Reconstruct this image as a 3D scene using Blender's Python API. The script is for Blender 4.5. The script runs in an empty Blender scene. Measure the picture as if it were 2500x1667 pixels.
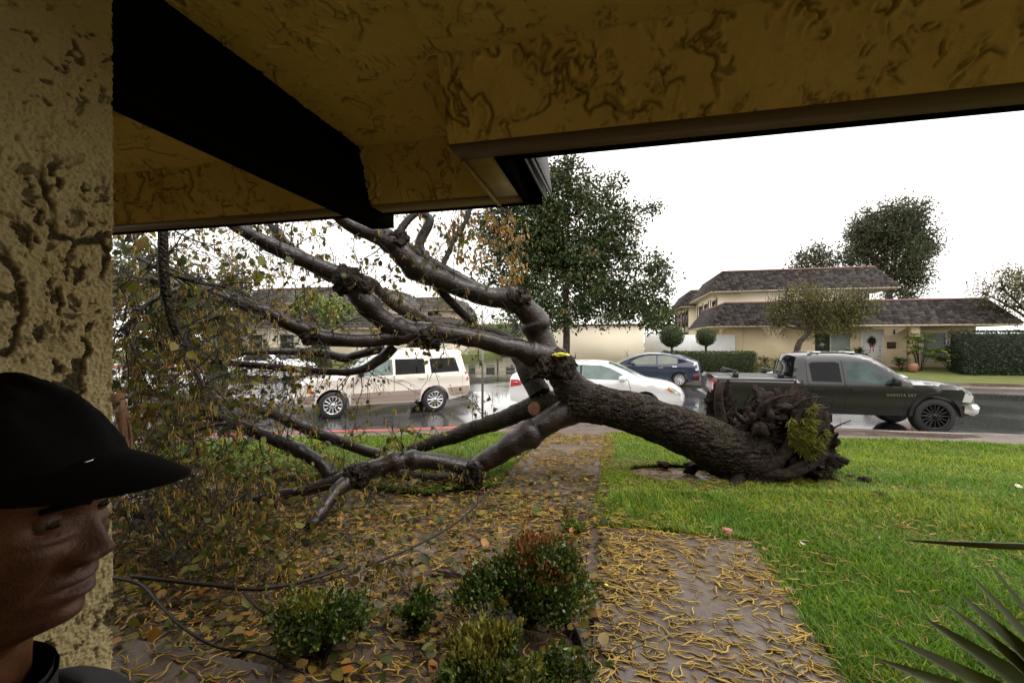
import bpy, bmesh, math, random
import numpy as np
from mathutils import Vector, Matrix
from mathutils.geometry import delaunay_2d_cdt

# ------------------------------------------------------------------ camera, sky, sun, exposure
scene = bpy.context.scene
C = scene.collection
CAM_H = 1.70
FPX = 1080.0                      # focal length in pixels of the 2500 px wide photograph
cam_d = bpy.data.cameras.new('camera')
cam = bpy.data.objects.new('camera', cam_d)
C.objects.link(cam)
cam.location = (0, 0, CAM_H)
cam.rotation_euler = (math.radians(90), 0, 0)
cam_d.sensor_width = 36.0
cam_d.lens = 36.0 * FPX / 2500.0
cam_d.clip_start = 0.02
cam_d.clip_end = 2000
scene.camera = cam

world = bpy.data.worlds.new('World')
scene.world = world
world.use_nodes = True
wn = world.node_tree.nodes; wl = world.node_tree.links
wn.clear()
w_out = wn.new('ShaderNodeOutputWorld'); w_bg = wn.new('ShaderNodeBackground')
w_sky = wn.new('ShaderNodeTexSky'); w_sky.sky_type = 'NISHITA'; w_sky.sun_disc = False
SUN_EL, SUN_ROT = math.radians(58), math.radians(105)
w_sky.sun_elevation = SUN_EL; w_sky.sun_rotation = SUN_ROT
w_sky.dust_density = 4.0
w_hs = wn.new('ShaderNodeHueSaturation'); w_hs.inputs['Saturation'].default_value = 0.12
w_mx = wn.new('ShaderNodeMix'); w_mx.data_type = 'RGBA'
w_mx.inputs['Factor'].default_value = 0.8
w_mx.inputs['B'].default_value = (11.3, 10.9, 10.35, 1)       # even cloud cover
wl.new(w_sky.outputs[0], w_hs.inputs['Color']); wl.new(w_hs.outputs[0], w_mx.inputs['A'])
wl.new(w_mx.outputs['Result'], w_bg.inputs['Color'])
w_bg.inputs['Strength'].default_value = 0.13
wl.new(w_bg.outputs[0], w_out.inputs[0])

sun_d = bpy.data.lights.new('sun', 'SUN'); sun_d.energy = 1.3; sun_d.angle = math.radians(30)
sun_d.color = (1.0, 0.97, 0.93)
sun = bpy.data.objects.new('sun', sun_d); C.objects.link(sun)
sdir = Vector((math.sin(SUN_ROT) * math.cos(SUN_EL), math.cos(SUN_ROT) * math.cos(SUN_EL), math.sin(SUN_EL)))
sun.rotation_euler = (-sdir).to_track_quat('-Z', 'Y').to_euler()

vs = scene.view_settings
vs.view_transform = 'Standard'; vs.look = 'None'; vs.gamma = 1; vs.use_curve_mapping = False
vs.exposure = 0.75
scene.cycles.max_bounces = 7
scene.cycles.diffuse_bounces = 4
scene.cycles.glossy_bounces = 3
scene.cycles.transparent_max_bounces = 6
scene.cycles.caustics_reflective = False
scene.cycles.caustics_refractive = False
scene.cycles.use_denoising = True

# ------------------------------------------------------------------ frames of the place
PHI = math.radians(13.3)          # the houses and the walk are turned this much from the view
CU, SU = math.cos(PHI), math.sin(PHI)
def W(u, v, z=0.0):               # house frame (u along the front, v out to the street) to world
    return Vector((CU * u + SU * v, -SU * u + CU * v, z))
def UV(x, y):
    return CU * x - SU * y, SU * x + CU * y
def P(px, py, Y):                 # a place read off the photograph, Y metres ahead
    return np.array([(px - 1250.0) / FPX * Y, Y, CAM_H - (py - 833.5) / FPX * Y])
K = 2500.0 / 2352.0
rng = np.random.default_rng(7)

# ------------------------------------------------------------------ numpy noise
def _hash(ix, iy, iz, seed):
    h = (ix * 374761393 + iy * 668265263 + iz * 2147483647 + seed * 1274126177) & 0xFFFFFFFF
    h = ((h ^ (h >> 13)) * 1274126177) & 0xFFFFFFFF
    h = ((h ^ (h >> 16)) * 2246822519) & 0xFFFFFFFF
    return ((h ^ (h >> 15)) & 0xFFFFFF) / float(0xFFFFFF)
def vnoise(p, seed=0):
    p = np.asarray(p, float); i = np.floor(p).astype(np.int64); f = p - i
    f = f * f * f * (f * (f * 6 - 15) + 10)
    x, y, z = i[:, 0], i[:, 1], i[:, 2]
    r = 0
    for dx in (0, 1):
        wx = f[:, 0] if dx else 1 - f[:, 0]
        for dy in (0, 1):
            wy = f[:, 1] if dy else 1 - f[:, 1]
            for dz in (0, 1):
                wz = f[:, 2] if dz else 1 - f[:, 2]
                r = r + _hash(x + dx, y + dy, z + dz, seed) * wx * wy * wz
    return r * 2 - 1
def fbm(p, seed=0, octv=4, gain=0.5):
    p = np.asarray(p, float); a, s, t = 1.0, 0.0, 0.0
    for o in range(octv):
        s = s + a * vnoise(p * 2 ** o + 17.3 * o, seed + o); t += a; a *= gain
    return s / t
def sstep(a, b, x):
    t = np.clip((x - a) / (b - a), 0, 1); return t * t * (3 - 2 * t)

# ------------------------------------------------------------------ ground heights
KERB = [(-16, 2.4), (-12, 4.9), (-9, 6.7), (-6.5, 8.1), (-4.2, 9.05), (-2.6, 9.55), (-1.1, 10.05), (1.4, 10.35), (4, 10.3),
        (6, 9.95), (9.1, 9.4), (14, 8.25), (26, 5.4)]
_kx = np.array([k[0] for k in KERB], float); _ky = np.array([k[1] for k in KERB], float)
def kerb_y(x):
    x = np.asarray(x, float); s = 0
    for d, wgt in ((-.8, .2), (-.4, .2), (0, .2), (.4, .2), (.8, .2)):
        s = s + np.interp(x + d, _kx, _ky) * wgt
    return s
ROAD_Z = -0.36
def gz(x, y):                     # the near lot: level by the house, dropping a little to the kerb
    x = np.asarray(x, float); y = np.asarray(y, float)
    v = SU * x + CU * y
    return -0.21 * sstep(5.6, 9.4, v)
def fz(x, y):                     # the far lots rise from the far kerb
    return ROAD_Z + 0.14 + 0.5 * sstep(0.0, 7.0, far_d(x, y))
def far_d(x, y):
    return (np.asarray(y, float) - (25.3 - 0.33 * np.asarray(x, float))) * 0.95

# ------------------------------------------------------------------ mesh building
class MB:
    def __init__(s): s.v = []; s.q = []; s.t = []; s.n = 0; s.r = []; s.qm = []; s.tm = []
    def add(s, V, Q=None, T=None, rnd=0.0, m=0):
        V = np.asarray(V, np.float32).reshape(-1, 3)
        s.v.append(V)
        s.r.append(np.broadcast_to(np.asarray(rnd, np.float32), (len(V),)).copy())
        if Q is not None and len(Q):
            Q = np.asarray(Q, np.int64).reshape(-1, 4); s.q.append(Q + s.n); s.qm.append(np.full(len(Q), m, np.int32))
        if T is not None and len(T):
            T = np.asarray(T, np.int64).reshape(-1, 3); s.t.append(T + s.n); s.tm.append(np.full(len(T), m, np.int32))
        s.n += len(V); return s
    def box(s, a, b, rnd=0.0, m=0):
        x0, y0, z0 = a; x1, y1, z1 = b
        V = [(x0, y0, z0), (x1, y0, z0), (x1, y1, z0), (x0, y1, z0), (x0, y0, z1), (x1, y0, z1), (x1, y1, z1), (x0, y1, z1)]
        return s.add(V, [(0, 3, 2, 1), (4, 5, 6, 7), (0, 1, 5, 4), (1, 2, 6, 5), (2, 3, 7, 6), (3, 0, 4, 7)], rnd=rnd, m=m)
    def bar(s, p, q, r, r2=None, seg=6, m=0, rnd=0.0):
        V, Q = tube([p, q], [r, r if r2 is None else r2], seg, cap=True); return s.add(V, Q, m=m, rnd=rnd)
    def mesh(s, name):
        me = bpy.data.meshes.new(name)
        V = np.concatenate(s.v) if s.v else np.zeros((0, 3), np.float32)
        Q = np.concatenate(s.q) if s.q else np.zeros((0, 4), np.int64)
        T = np.concatenate(s.t) if s.t else np.zeros((0, 3), np.int64)
        me.vertices.add(len(V)); me.vertices.foreach_set('co', V.ravel())
        nl = Q.size + T.size
        me.loops.add(nl); me.loops.foreach_set('vertex_index', np.concatenate([Q.ravel(), T.ravel()]).astype(np.int32))
        me.polygons.add(len(Q) + len(T))
        st = np.concatenate([np.arange(len(Q)) * 4, Q.size + np.arange(len(T)) * 3]).astype(np.int32)
        me.polygons.foreach_set('loop_start', st)
        mi = np.concatenate([*s.qm, *s.tm]) if (s.qm or s.tm) else np.zeros(0, np.int32)
        me.polygons.foreach_set('material_index', mi.astype(np.int32))
        at = me.attributes.new('rnd', 'FLOAT', 'POINT'); at.data.foreach_set('value', np.concatenate(s.r))
        me.update(calc_edges=True); me.validate()
        return me
    def build(s, name, mat, parent=None, smooth=False, sharp=None, kind=None):
        me = s.mesh(name)
        for m in (mat if isinstance(mat, (list, tuple)) else [mat]): me.materials.append(m)
        return link(name, me, parent, smooth, sharp, kind)
def link(name, me, parent=None, smooth=False, sharp=None, kind=None):
    if smooth:
        me.polygons.foreach_set('use_smooth', np.ones(len(me.polygons), bool))
        if sharp: me.set_sharp_from_angle(angle=math.radians(sharp))
    o = bpy.data.objects.new(name, me); C.objects.link(o)
    if parent is not None: o.parent = parent
    if kind: o['kind'] = kind
    return o
def tag(o, label=None, cat=None, group=None, kind=None):
    if label: o['label'] = label
    if cat: o['category'] = cat
    if group: o['group'] = group
    if kind: o['kind'] = kind
    return o
def thing(name, label, cat, loc=(0, 0, 0), rz=0.0, group=None):
    o = bpy.data.objects.new(name, None); C.objects.link(o)
    o.location = loc; o.rotation_euler = (0, 0, rz); o.empty_display_size = .2
    return tag(o, label, cat, group)
def inst(name, me, parent=None, mat=None):
    o = bpy.data.objects.new(name, me); C.objects.link(o)
    if parent is not None: o.parent = parent
    if mat is not None: o.matrix_local = mat
    return o

def resample(pts, rad, step):
    pts = np.asarray(pts, float); rad = np.asarray(rad, float)
    n = len(pts); out = []; ro = []
    for i in range(n - 1):
        p0 = pts[max(i - 1, 0)]; p1 = pts[i]; p2 = pts[i + 1]; p3 = pts[min(i + 2, n - 1)]
        k = max(1, int(np.ceil(np.linalg.norm(p2 - p1) / step)))
        for j in range(k):
            t = j / k
            out.append(.5 * ((2 * p1) + (-p0 + p2) * t + (2 * p0 - 5 * p1 + 4 * p2 - p3) * t * t + (-p0 + 3 * p1 - 3 * p2 + p3) * t ** 3))
            ro.append(rad[i] * (1 - t) + rad[i + 1] * t)
    out.append(pts[-1]); ro.append(rad[-1])
    return np.array(out), np.array(ro)
def tube(pts, rad, seg=8, cap=False, noise=0.0, freq=6.0, seed=0, knots=0):
    pts = np.asarray(pts, float); rad = np.asarray(rad, float); n = len(pts)
    tan = np.gradient(pts, axis=0) if n > 2 else np.repeat((pts[1] - pts[0])[None], n, 0)
    tan /= np.linalg.norm(tan, axis=1, keepdims=True) + 1e-9
    a = np.array([0, 0, 1.0]) if abs(tan[0][2]) < .9 else np.array([1.0, 0, 0])
    nx = np.cross(tan[0], a); nx /= np.linalg.norm(nx)
    N = np.zeros((n, 3)); N[0] = nx
    for i in range(1, n):
        v = N[i - 1] - tan[i] * np.dot(N[i - 1], tan[i]); l = np.linalg.norm(v)
        N[i] = v / l if l > 1e-6 else N[i - 1]
    B = np.cross(tan, N)
    th = np.arange(seg) / seg * 2 * np.pi
    dirs = N[:, None, :] * np.cos(th)[None, :, None] + B[:, None, :] * np.sin(th)[None, :, None]
    R = np.repeat(rad[:, None], seg, 1)
    if noise:
        p = (pts[:, None, :] + dirs * rad[:, None, None]).reshape(-1, 3)
        nn = fbm(p * freq, seed, 4, .6).reshape(n, seg)
        R = R * (1 + noise * nn)
    V = (pts[:, None, :] + dirs * R[:, :, None]).reshape(-1, 3)
    i = np.arange(n - 1)[:, None] * seg; j = np.arange(seg)[None]; j2 = (j + 1) % seg
    Q = np.stack([i + j, i + j2, i + seg + j2, i + seg + j], -1).reshape(-1, 4)
    if cap:
        V = np.concatenate([V, pts[:1] , pts[-1:]]); c0 = n * seg; c1 = c0 + 1; ex = []
        for k in range(0, seg, 2):
            ex.append((c0, (k + 2) % seg, (k + 1) % seg, k)); b = (n - 1) * seg
            ex.append((c1, b + k, b + (k + 1) % seg, b + (k + 2) % seg))
        Q = np.concatenate([Q, np.array(ex)])
    return V, Q
def norm(a): return a / (np.linalg.norm(a, axis=-1, keepdims=True) + 1e-9)

LEAF2 = (np.array([[0, 0, 0], [.45, -.3, .06], [1, 0, -.08], [.45, .3, .06]]), [], [(0, 1, 2), (0, 2, 3)])
LEAF6 = (np.array([[0, 0, 0], [.5, 0, -.03], [1, 0, -.14], [.22, .34, .05], [.68, .33, .0], [.22, -.34, .05], [.68, -.33, .0]]), [],
         [(0, 1, 3), (1, 4, 3), (1, 2, 4), (0, 5, 1), (1, 5, 6), (1, 6, 2)])
def scatter(mb, tmpl, Pn, D, Nn, size, rnd, width=1.0, m=0):
    """copies of a little template at places Pn, axis D, normal about Nn"""
    tv, tq, tt = tmpl; k = len(Pn)
    if k == 0: return
    D = norm(D); S = norm(np.cross(Nn, D)); Nn = np.cross(D, S)
    size = np.broadcast_to(np.asarray(size, float), (k,))
    V = (Pn[:, None] + (D[:, None] * tv[None, :, 0, None] + S[:, None] * tv[None, :, 1, None] * width + Nn[:, None] * tv[None, :, 2, None]) * size[:, None, None])
    off = (np.arange(k) * len(tv))[:, None, None]
    Q = (np.array(tq, np.int64)[None] + off).reshape(-1, 4) if len(tq) else None
    T = (np.array(tt, np.int64)[None] + off).reshape(-1, 3) if len(tt) else None
    r = np.repeat(np.broadcast_to(np.asarray(rnd, float), (k,)), len(tv))
    mb.add(V.reshape(-1, 3), Q, T, rnd=r, m=m)
def rdir(k, g=rng):
    return norm(g.normal(size=(k, 3)))
def catkin_template(seed, bend=1.0, flat=True):
    g = np.random.default_rng(seed)
    t = np.linspace(0, 1, 6); a = g.normal(0, .55 * bend); b = g.normal(0, 1.0 * bend)
    y = a * (t - .5) ** 2 * 1.1 + b * (t - .5) ** 3 * 1.6
    z = np.zeros(6) if flat else -.04 * (t - .5) ** 2
    pts = np.stack([t - .5, y, z], 1)
    V, Q = tube(pts, np.array([.022, .048, .053, .053, .048, .02]), 5, cap=False)
    return V, Q, []
CATK = [catkin_template(s) for s in range(8)]

def frame_matrix(p, d, n, s):
    d = Vector(d).normalized(); sd = Vector(n).cross(d).normalized(); n = d.cross(sd)
    m = Matrix(((d.x * s, sd.x * s, n.x * s, p[0]), (d.y * s, sd.y * s, n.y * s, p[1]), (d.z * s, sd.z * s, n.z * s, p[2]), (0, 0, 0, 1)))
    return m

# ------------------------------------------------------------------ materials
def nodes(name):
    m = bpy.data.materials.new(name); m.use_nodes = True
    nt = m.node_tree; b = nt.nodes['Principled BSDF']
    return m, nt, b
def tex(nt, scale, detail=4, rough=.55, kind='ShaderNodeTexNoise', coord='Object', stretch=None):
    tc = nt.nodes.new('ShaderNodeTexCoord'); t = nt.nodes.new(kind); t.inputs['Scale'].default_value = scale
    if kind == 'ShaderNodeTexNoise': t.inputs['Detail'].default_value = detail; t.inputs['Roughness'].default_value = rough
    src = tc.outputs[coord]
    if stretch:
        mp = nt.nodes.new('ShaderNodeMapping'); mp.inputs['Scale'].default_value = stretch
        nt.links.new(src, mp.inputs[0]); src = mp.outputs[0]
    nt.links.new(src, t.inputs['Vector']); return t
def ramp(nt, src, stops):
    r = nt.nodes.new('ShaderNodeValToRGB'); nt.links.new(src, r.inputs[0])
    e = r.color_ramp.elements
    while len(e) > 1: e.remove(e[-1])
    for i, (p, c) in enumerate(stops):
        el = e[0] if i == 0 else e.new(p)
        el.position = p; c = (c, c, c) if isinstance(c, (int, float)) else c
        el.color = (*c, 1)
    return r
def bump(nt, b, src, strength, dist=.02):
    bp = nt.nodes.new('ShaderNodeBump'); bp.inputs['Strength'].default_value = strength; bp.inputs['Distance'].default_value = dist
    nt.links.new(src, bp.inputs['Height'])
    prev = b.inputs['Normal'].links
    if prev: nt.links.new(prev[0].from_socket, bp.inputs['Normal'])
    nt.links.new(bp.outputs[0], b.inputs['Normal']); return bp
def M(name, col, rough=.6, metal=0.0, coat=0.0, spec=.5, var=None, bmp=None, rvar=None, stretch=None):
    """principled with optional noise variation var=(scale, colour2), bump bmp=(scale, strength, dist), roughness rvar=(scale, r2)"""
    m, nt, b = nodes(name)
    b.inputs['Base Color'].default_value = (*col, 1); b.inputs['Roughness'].default_value = rough
    b.inputs['Metallic'].default_value = metal; b.inputs['Coat Weight'].default_value = coat; b.inputs['Coat Roughness'].default_value = .04
    b.inputs['Specular IOR Level'].default_value = spec
    if var:
        t = tex(nt, var[0], 5, stretch=stretch); r = ramp(nt, t.outputs['Fac'], [(.32, col), (.68, var[1])])
        nt.links.new(r.outputs[0], b.inputs['Base Color'])
    if rvar:
        t = tex(nt, rvar[0], 3); r = ramp(nt, t.outputs['Fac'], [(.4, rough), (.6, rvar[1])])
        nt.links.new(r.outputs[0], b.inputs['Roughness'])
    if bmp:
        t = tex(nt, bmp[0], 6, .65, stretch=stretch); bump(nt, b, t.outputs['Fac'], bmp[1], bmp[2] if len(bmp) > 2 else .01)
    return m
def LM(name, stops, rough=.45, spec=.4, trans=0.0):
    """leaf-like: the 'rnd' of each little piece picks its own colour"""
    m, nt, b = nodes(name)
    at = nt.nodes.new('ShaderNodeAttribute'); at.attribute_name = 'rnd'
    oi = nt.nodes.new('ShaderNodeObjectInfo'); ad = nt.nodes.new('ShaderNodeMath'); ad.operation = 'ADD'
    fr = nt.nodes.new('ShaderNodeMath'); fr.operation = 'FRACT'
    nt.links.new(at.outputs['Fac'], ad.inputs[0]); nt.links.new(oi.outputs['Random'], ad.inputs[1]); nt.links.new(ad.outputs[0], fr.inputs[0])
    r = ramp(nt, fr.outputs[0], stops)
    nt.links.new(r.outputs[0], b.inputs['Base Color'])
    b.inputs['Roughness'].default_value = rough; b.inputs['Specular IOR Level'].default_value = spec
    if trans:
        tr = nt.nodes.new('ShaderNodeBsdfTranslucent'); mx = nt.nodes.new('ShaderNodeMixShader'); mx.inputs[0].default_value = trans
        nt.links.new(r.outputs[0], tr.inputs['Color']); out = nt.nodes['Material Output']
        nt.links.new(b.outputs[0], mx.inputs[1]); nt.links.new(tr.outputs[0], mx.inputs[2]); nt.links.new(mx.outputs[0], out.inputs['Surface'])
    return m

def wet(name, c1, c2, scale, r_dry, r_wet, puddle=1.1, bmp=(60, .25, .004), dark=None):
    m, nt, b = nodes(name)
    t = tex(nt, scale, 6, .6); r = ramp(nt, t.outputs['Fac'], [(.3, c1), (.7, c2)])
    ts = tex(nt, 26, 5, .7); rs_ = ramp(nt, ts.outputs['Fac'], [(.5, 0.), (.72, .75)]); ms = nt.nodes.new('ShaderNodeMix'); ms.data_type = 'RGBA'; ms.inputs['B'].default_value = (c1[0] * .35, c1[1] * .33, c1[2] * .3, 1)
    nt.links.new(rs_.outputs[0], ms.inputs['Factor']); nt.links.new(r.outputs[0], ms.inputs['A']); r = ms
    t2 = tex(nt, puddle, 4, .5); rr = ramp(nt, t2.outputs['Fac'], [(.44, r_wet), (.6, r_dry)])
    nt.links.new(r.outputs['Result'], b.inputs['Base Color']); nt.links.new(rr.outputs[0], b.inputs['Roughness'])
    t3 = tex(nt, bmp[0], 4, .6)
    mul = nt.nodes.new('ShaderNodeMath'); mul.operation = 'MULTIPLY'
    nt.links.new(t3.outputs['Fac'], mul.inputs[0]); nt.links.new(rr.outputs[0], mul.inputs[1])
    bump(nt, b, mul.outputs[0], bmp[1], bmp[2])
    b.inputs['Specular IOR Level'].default_value = .6 if 'asphalt' in name else .38
    return m
MAT = {}
MAT['asphalt'] = wet('wet asphalt', (.032, .032, .034), (.055, .055, .057), 3, .17, .04, .35, (90, .3, .002))
MAT['concrete'] = wet('wet concrete', (.055, .038, .027), (.12, .09, .07), 3.2, .6, .26, 1.6, (70, .5, .004))
MAT['sidewalk'] = wet('wet brown sidewalk', (.075, .05, .038), (.12, .085, .068), 2.0, .55, .2, 1.2, (60, .3, .004))
MAT['soil'] = wet('wet soil', (.06, .038, .025), (.15, .10, .066), 9, .6, .2, 2.5, (35, .9, .02))
MAT['redkerb'] = M('red kerb paint', (.5, .05, .035), .4, var=(14, (.32, .06, .05)), bmp=(40, .3, .004))
MAT['lawnbase'] = M('lawn soil and thatch', (.03, .045, .008), .9, var=(5, (.05, .075, .012)), bmp=(60, .6, .02))
MAT['farlawn'] = M('far lawn', (.07, .1, .012), .9, var=(2.2, (.12, .12, .022)), bmp=(25, .8, .03))
MAT['land'] = M('land', (.05, .06, .03), .95, var=(.3, (.07, .07, .04)))
MAT['grass'] = LM('grass blades', [(0, (.028, .075, .003)), (.3, (.085, .19, .004)), (.62, (.18, .31, .005)), (.88, (.27, .35, .012)), (1, (.36, .28, .07))], .5, .25, .35)
MAT['catkin'] = LM('catkins', [(0, (.15, .085, .012)), (.35, (.26, .16, .02)), (.75, (.40, .275, .045)), (1, (.13, .06, .02))], .5, .4)
MAT['tornturf'] = LM('torn turf blades', [(0, (.05, .035, .012)), (.25, (.13, .11, .02)), (.6, (.22, .23, .025)), (.85, (.30, .28, .05)), (1, (.12, .17, .012))], .5, .25, .3)
MAT['catkin_old'] = LM('sodden catkins', [(0, (.07, .038, .010)), (.4, (.15, .09, .014)), (.75, (.26, .165, .024)), (1, (.37, .25, .04))], .5, .35)
MAT['treeleaf'] = LM('alder leaves', [(0, (.03, .042, .010)), (.3, (.07, .085, .013)), (.6, (.14, .14, .020)), (.78, (.23, .20, .03)), (.9, (.12, .075, .02)), (1, (.2, .10, .03))], .45, .3, .45)
MAT['oldleaf'] = LM('brown hanging leaves', [(0, (.1, .07, .02)), (.35, (.2, .14, .03)), (.7, (.3, .17, .03)), (1, (.35, .13, .02))], .5, .4, .3)
MAT['bark_smooth'] = None
def bark(name, c1, c2, c3, sc, bs, dist, stretch=None, rough=.42, moss=None):
    m, nt, b = nodes(name)
    t = tex(nt, sc, 8, .62, stretch=stretch); r = ramp(nt, t.outputs['Fac'], [(.3, c1), (.52, c2), (.75, c3)])
    if moss:
        tm = tex(nt, 1.7, 4); rm = ramp(nt, tm.outputs['Fac'], [(.48, 0.), (.66, .75)]); mm = nt.nodes.new('ShaderNodeMix'); mm.data_type = 'RGBA'; mm.inputs['B'].default_value = (*moss, 1)
        nt.links.new(rm.outputs[0], mm.inputs['Factor']); nt.links.new(r.outputs[0], mm.inputs['A']); nt.links.new(mm.outputs['Result'], b.inputs['Base Color'])
    else: nt.links.new(r.outputs[0], b.inputs['Base Color'])
    b.inputs['Roughness'].default_value = rough; b.inputs['Specular IOR Level'].default_value = .2 if rough > .4 else .36
    v = tex(nt, sc * 3.2, kind='ShaderNodeTexVoronoi', stretch=stretch); v.feature = 'DISTANCE_TO_EDGE'
    rr = ramp(nt, v.outputs['Distance'], [(0, 0.), (.22, 1.)])
    bump(nt, b, rr.outputs[0], bs * .6, dist); bump(nt, b, t.outputs['Fac'], bs, dist)
    return m
MAT['bark_trunk'] = bark('rough wet trunk bark', (.005, .0025, .0014), (.018, .0095, .005), (.050, .029, .015), 9, 1.0, .03, rough=.5, moss=(.028, .025, .006))
MAT['bark_limb'] = bark('smooth wet limb bark', (.004, .002, .0016), (.013, .007, .005), (.042, .024, .018), 6, .35, .010, rough=.36)
MAT['twig'] = M('twig bark', (.011, .007, .006), .55, spec=.25, var=(20, (.028, .018, .014)))
MAT['rootsoil'] = bark('torn roots and clay', (.007, .004, .0028), (.022, .012, .008), (.058, .031, .02), 14, 1.0, .04, rough=.75)
MAT['cutwood'] = M('cut wood', (.09, .035, .018), .6, var=(18, (.19, .08, .04)), bmp=(60, .4, .004))
MAT['rawwood'] = M('split wood', (.20, .09, .045), .6, var=(30, (.32, .17, .085)), bmp=(60, .4, .004), stretch=(8, 8, 1))
MAT['yellow'] = M('bright yellow', (.55, .52, .05), .6, var=(30, (.6, .62, .06)))
MAT['black'] = M('black plastic', (.012, .012, .013), .45)
MAT['rubber'] = M('tyre rubber', (.016, .016, .017), .6, bmp=(90, .3, .004))
MAT['chrome'] = M('chrome', (.7, .7, .71), .15, 1.0)
MAT['alloy'] = M('alloy', (.6, .6, .62), .28, .9)
MAT['darkalloy'] = M('black alloy', (.02, .02, .02), .25, .6)
MAT['glass_dark'] = M('dark car glass', (.005, .006, .007), .03, spec=.16)
MAT['glass_smoke'] = M('smoky green car glass', (.015, .03, .03), .04, spec=.35, var=(2.2, (.06, .10, .095)))
MAT['glass_teal'] = M('greenish car glass', (.045, .085, .08), .04, spec=.9, var=(2.5, (.12, .17, .16)))
MAT['glass_pale'] = M('pale green car glass', (.15, .17, .13), .05, spec=.7, var=(3, (.22, .23, .18)))
MAT['red_lens'] = M('red lens', (.4, .012, .015), .12, coat=.6)
MAT['amber_lens'] = M('amber lens', (.75, .2, .03), .12, coat=.6)
MAT['clear_lens'] = M('clear lamp lens', (.7, .7, .68), .08, .3, coat=.8)
def paint(name, c, metal=.0, rough=.28): return M(name, c, rough, metal, coat=1.0)
MAT['white_paint'] = paint('white car paint', (.78, .78, .78))
MAT['cream_paint'] = paint('ivory car paint', (.76, .70, .63))
MAT['tan_paint'] = paint('tan lower paint', (.42, .32, .26), .2)
MAT['grey_paint'] = M('dark grey car paint', (.013, .0125, .013), .32, .2, coat=.5)
MAT['blue_paint'] = paint('slate blue car paint', (.035, .05, .085), .4, .3)
MAT['red_paint'] = paint('red car paint', (.35, .01, .015))
MAT['seam'] = M('door seam', (.006, .006, .006), .8)
# ------------------------------------------------------------------ setting: ground, road, kerbs, paths, lawns
def sheet(name, xs, ys, zf, mat, smooth=True, parent=None):
    X, Y = np.meshgrid(xs, ys); Z = zf(X, Y)
    mb = MB(); nx = len(xs)
    i = np.arange(len(ys) - 1)[:, None] * nx; j = np.arange(nx - 1)[None]
    Q = np.stack([i + j, i + j + 1, i + nx + j + 1, i + nx + j], -1).reshape(-1, 4)
    mb.add(np.stack([X, Y, Z], -1).reshape(-1, 3), Q)
    return tag(mb.build(name, mat, parent, smooth), kind='structure')
def ribbon(name, xs, off0, off1, zfun, mat, down=0.0, n=2):
    """a strip along the near kerb between two distances behind it; down = height of its faces"""
    ky = kerb_y(xs); mb = MB()
    dx = np.gradient(xs); dy = np.gradient(ky); nl = np.hypot(dx, dy); nx, ny = -dy / nl, dx / nl
    rows = []
    for k in range(n):
        o = off0 + (off1 - off0) * k / (n - 1); x = xs - nx * -o; y = ky - ny * -o
        rows.append(np.stack([x, y, zfun(x, y)], -1))
    if down:
        a = rows[0].copy(); a[:, 2] -= down; b = rows[-1].copy(); b[:, 2] -= down
        rows = [a] + rows + [b]
    V = np.concatenate(rows); m = len(xs); i = np.arange(len(rows) - 1)[:, None] * m; j = np.arange(m - 1)[None]
    Q = np.stack([i + j, i + j + 1, i + m + j + 1, i + m + j], -1).reshape(-1, 4)
    mb.add(V, Q)
    return tag(mb.build(name, mat), kind='structure')

g = np.concatenate([np.linspace(-600, -60, 10), np.linspace(-50, 50, 21), np.linspace(60, 600, 10)])
sheet('ground', g, g + 100, lambda x, y: x * 0 + ROAD_Z - .12, MAT['land'], False)
sheet('road', np.linspace(-120, 120, 41), np.linspace(1, 140, 30), lambda x, y: x * 0 + ROAD_Z, MAT['asphalt'], False)

# near lot soil under everything, cut along the kerb
xs = np.linspace(-15, 24, 118)
def lot(name, xs, t0, back, mat, dz, n=40):
    ky = kerb_y(xs) - back; mb = MB(); m = len(xs)
    T = np.linspace(0, 1, n)[:, None]
    Y = t0 + (ky - t0)[None] * T; X = np.repeat(xs[None], n, 0)
    nz = .02 * fbm(np.stack([X, Y, X * 0], -1).reshape(-1, 3) * 1.3, 3).reshape(X.shape)
    Z = gz(X, Y) + dz + nz
    i = np.arange(n - 1)[:, None] * m; j = np.arange(m - 1)[None]
    mb.add(np.stack([X, Y, Z], -1).reshape(-1, 3), np.stack([i + j, i + j + 1, i + m + j + 1, i + m + j], -1).reshape(-1, 4))
    return tag(mb.build(name, mat, None, True), kind='structure')
lot('soil', xs, -3.0, 1.0, MAT['soil'], -.045)
ribbon('sidewalk', xs, -1.15, -.17, lambda x, y: gz(x, y) + .0, MAT['sidewalk'], .2)
def kz(x, y): return gz(x, y) + .006
xr = np.linspace(-15, -.9, 60)
ribbon('kerb', xr, -.165, 0.0, kz, MAT['redkerb'], .24)['label'] = 'red painted kerb'
ribbon('kerb', np.linspace(-.88, 24, 80), -.165, 0.0, kz, MAT['sidewalk'], .24)
ribbon('gutter', xs, 0.004, .45, lambda x, y: x * 0 + ROAD_Z + .005, MAT['concrete'])

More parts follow.
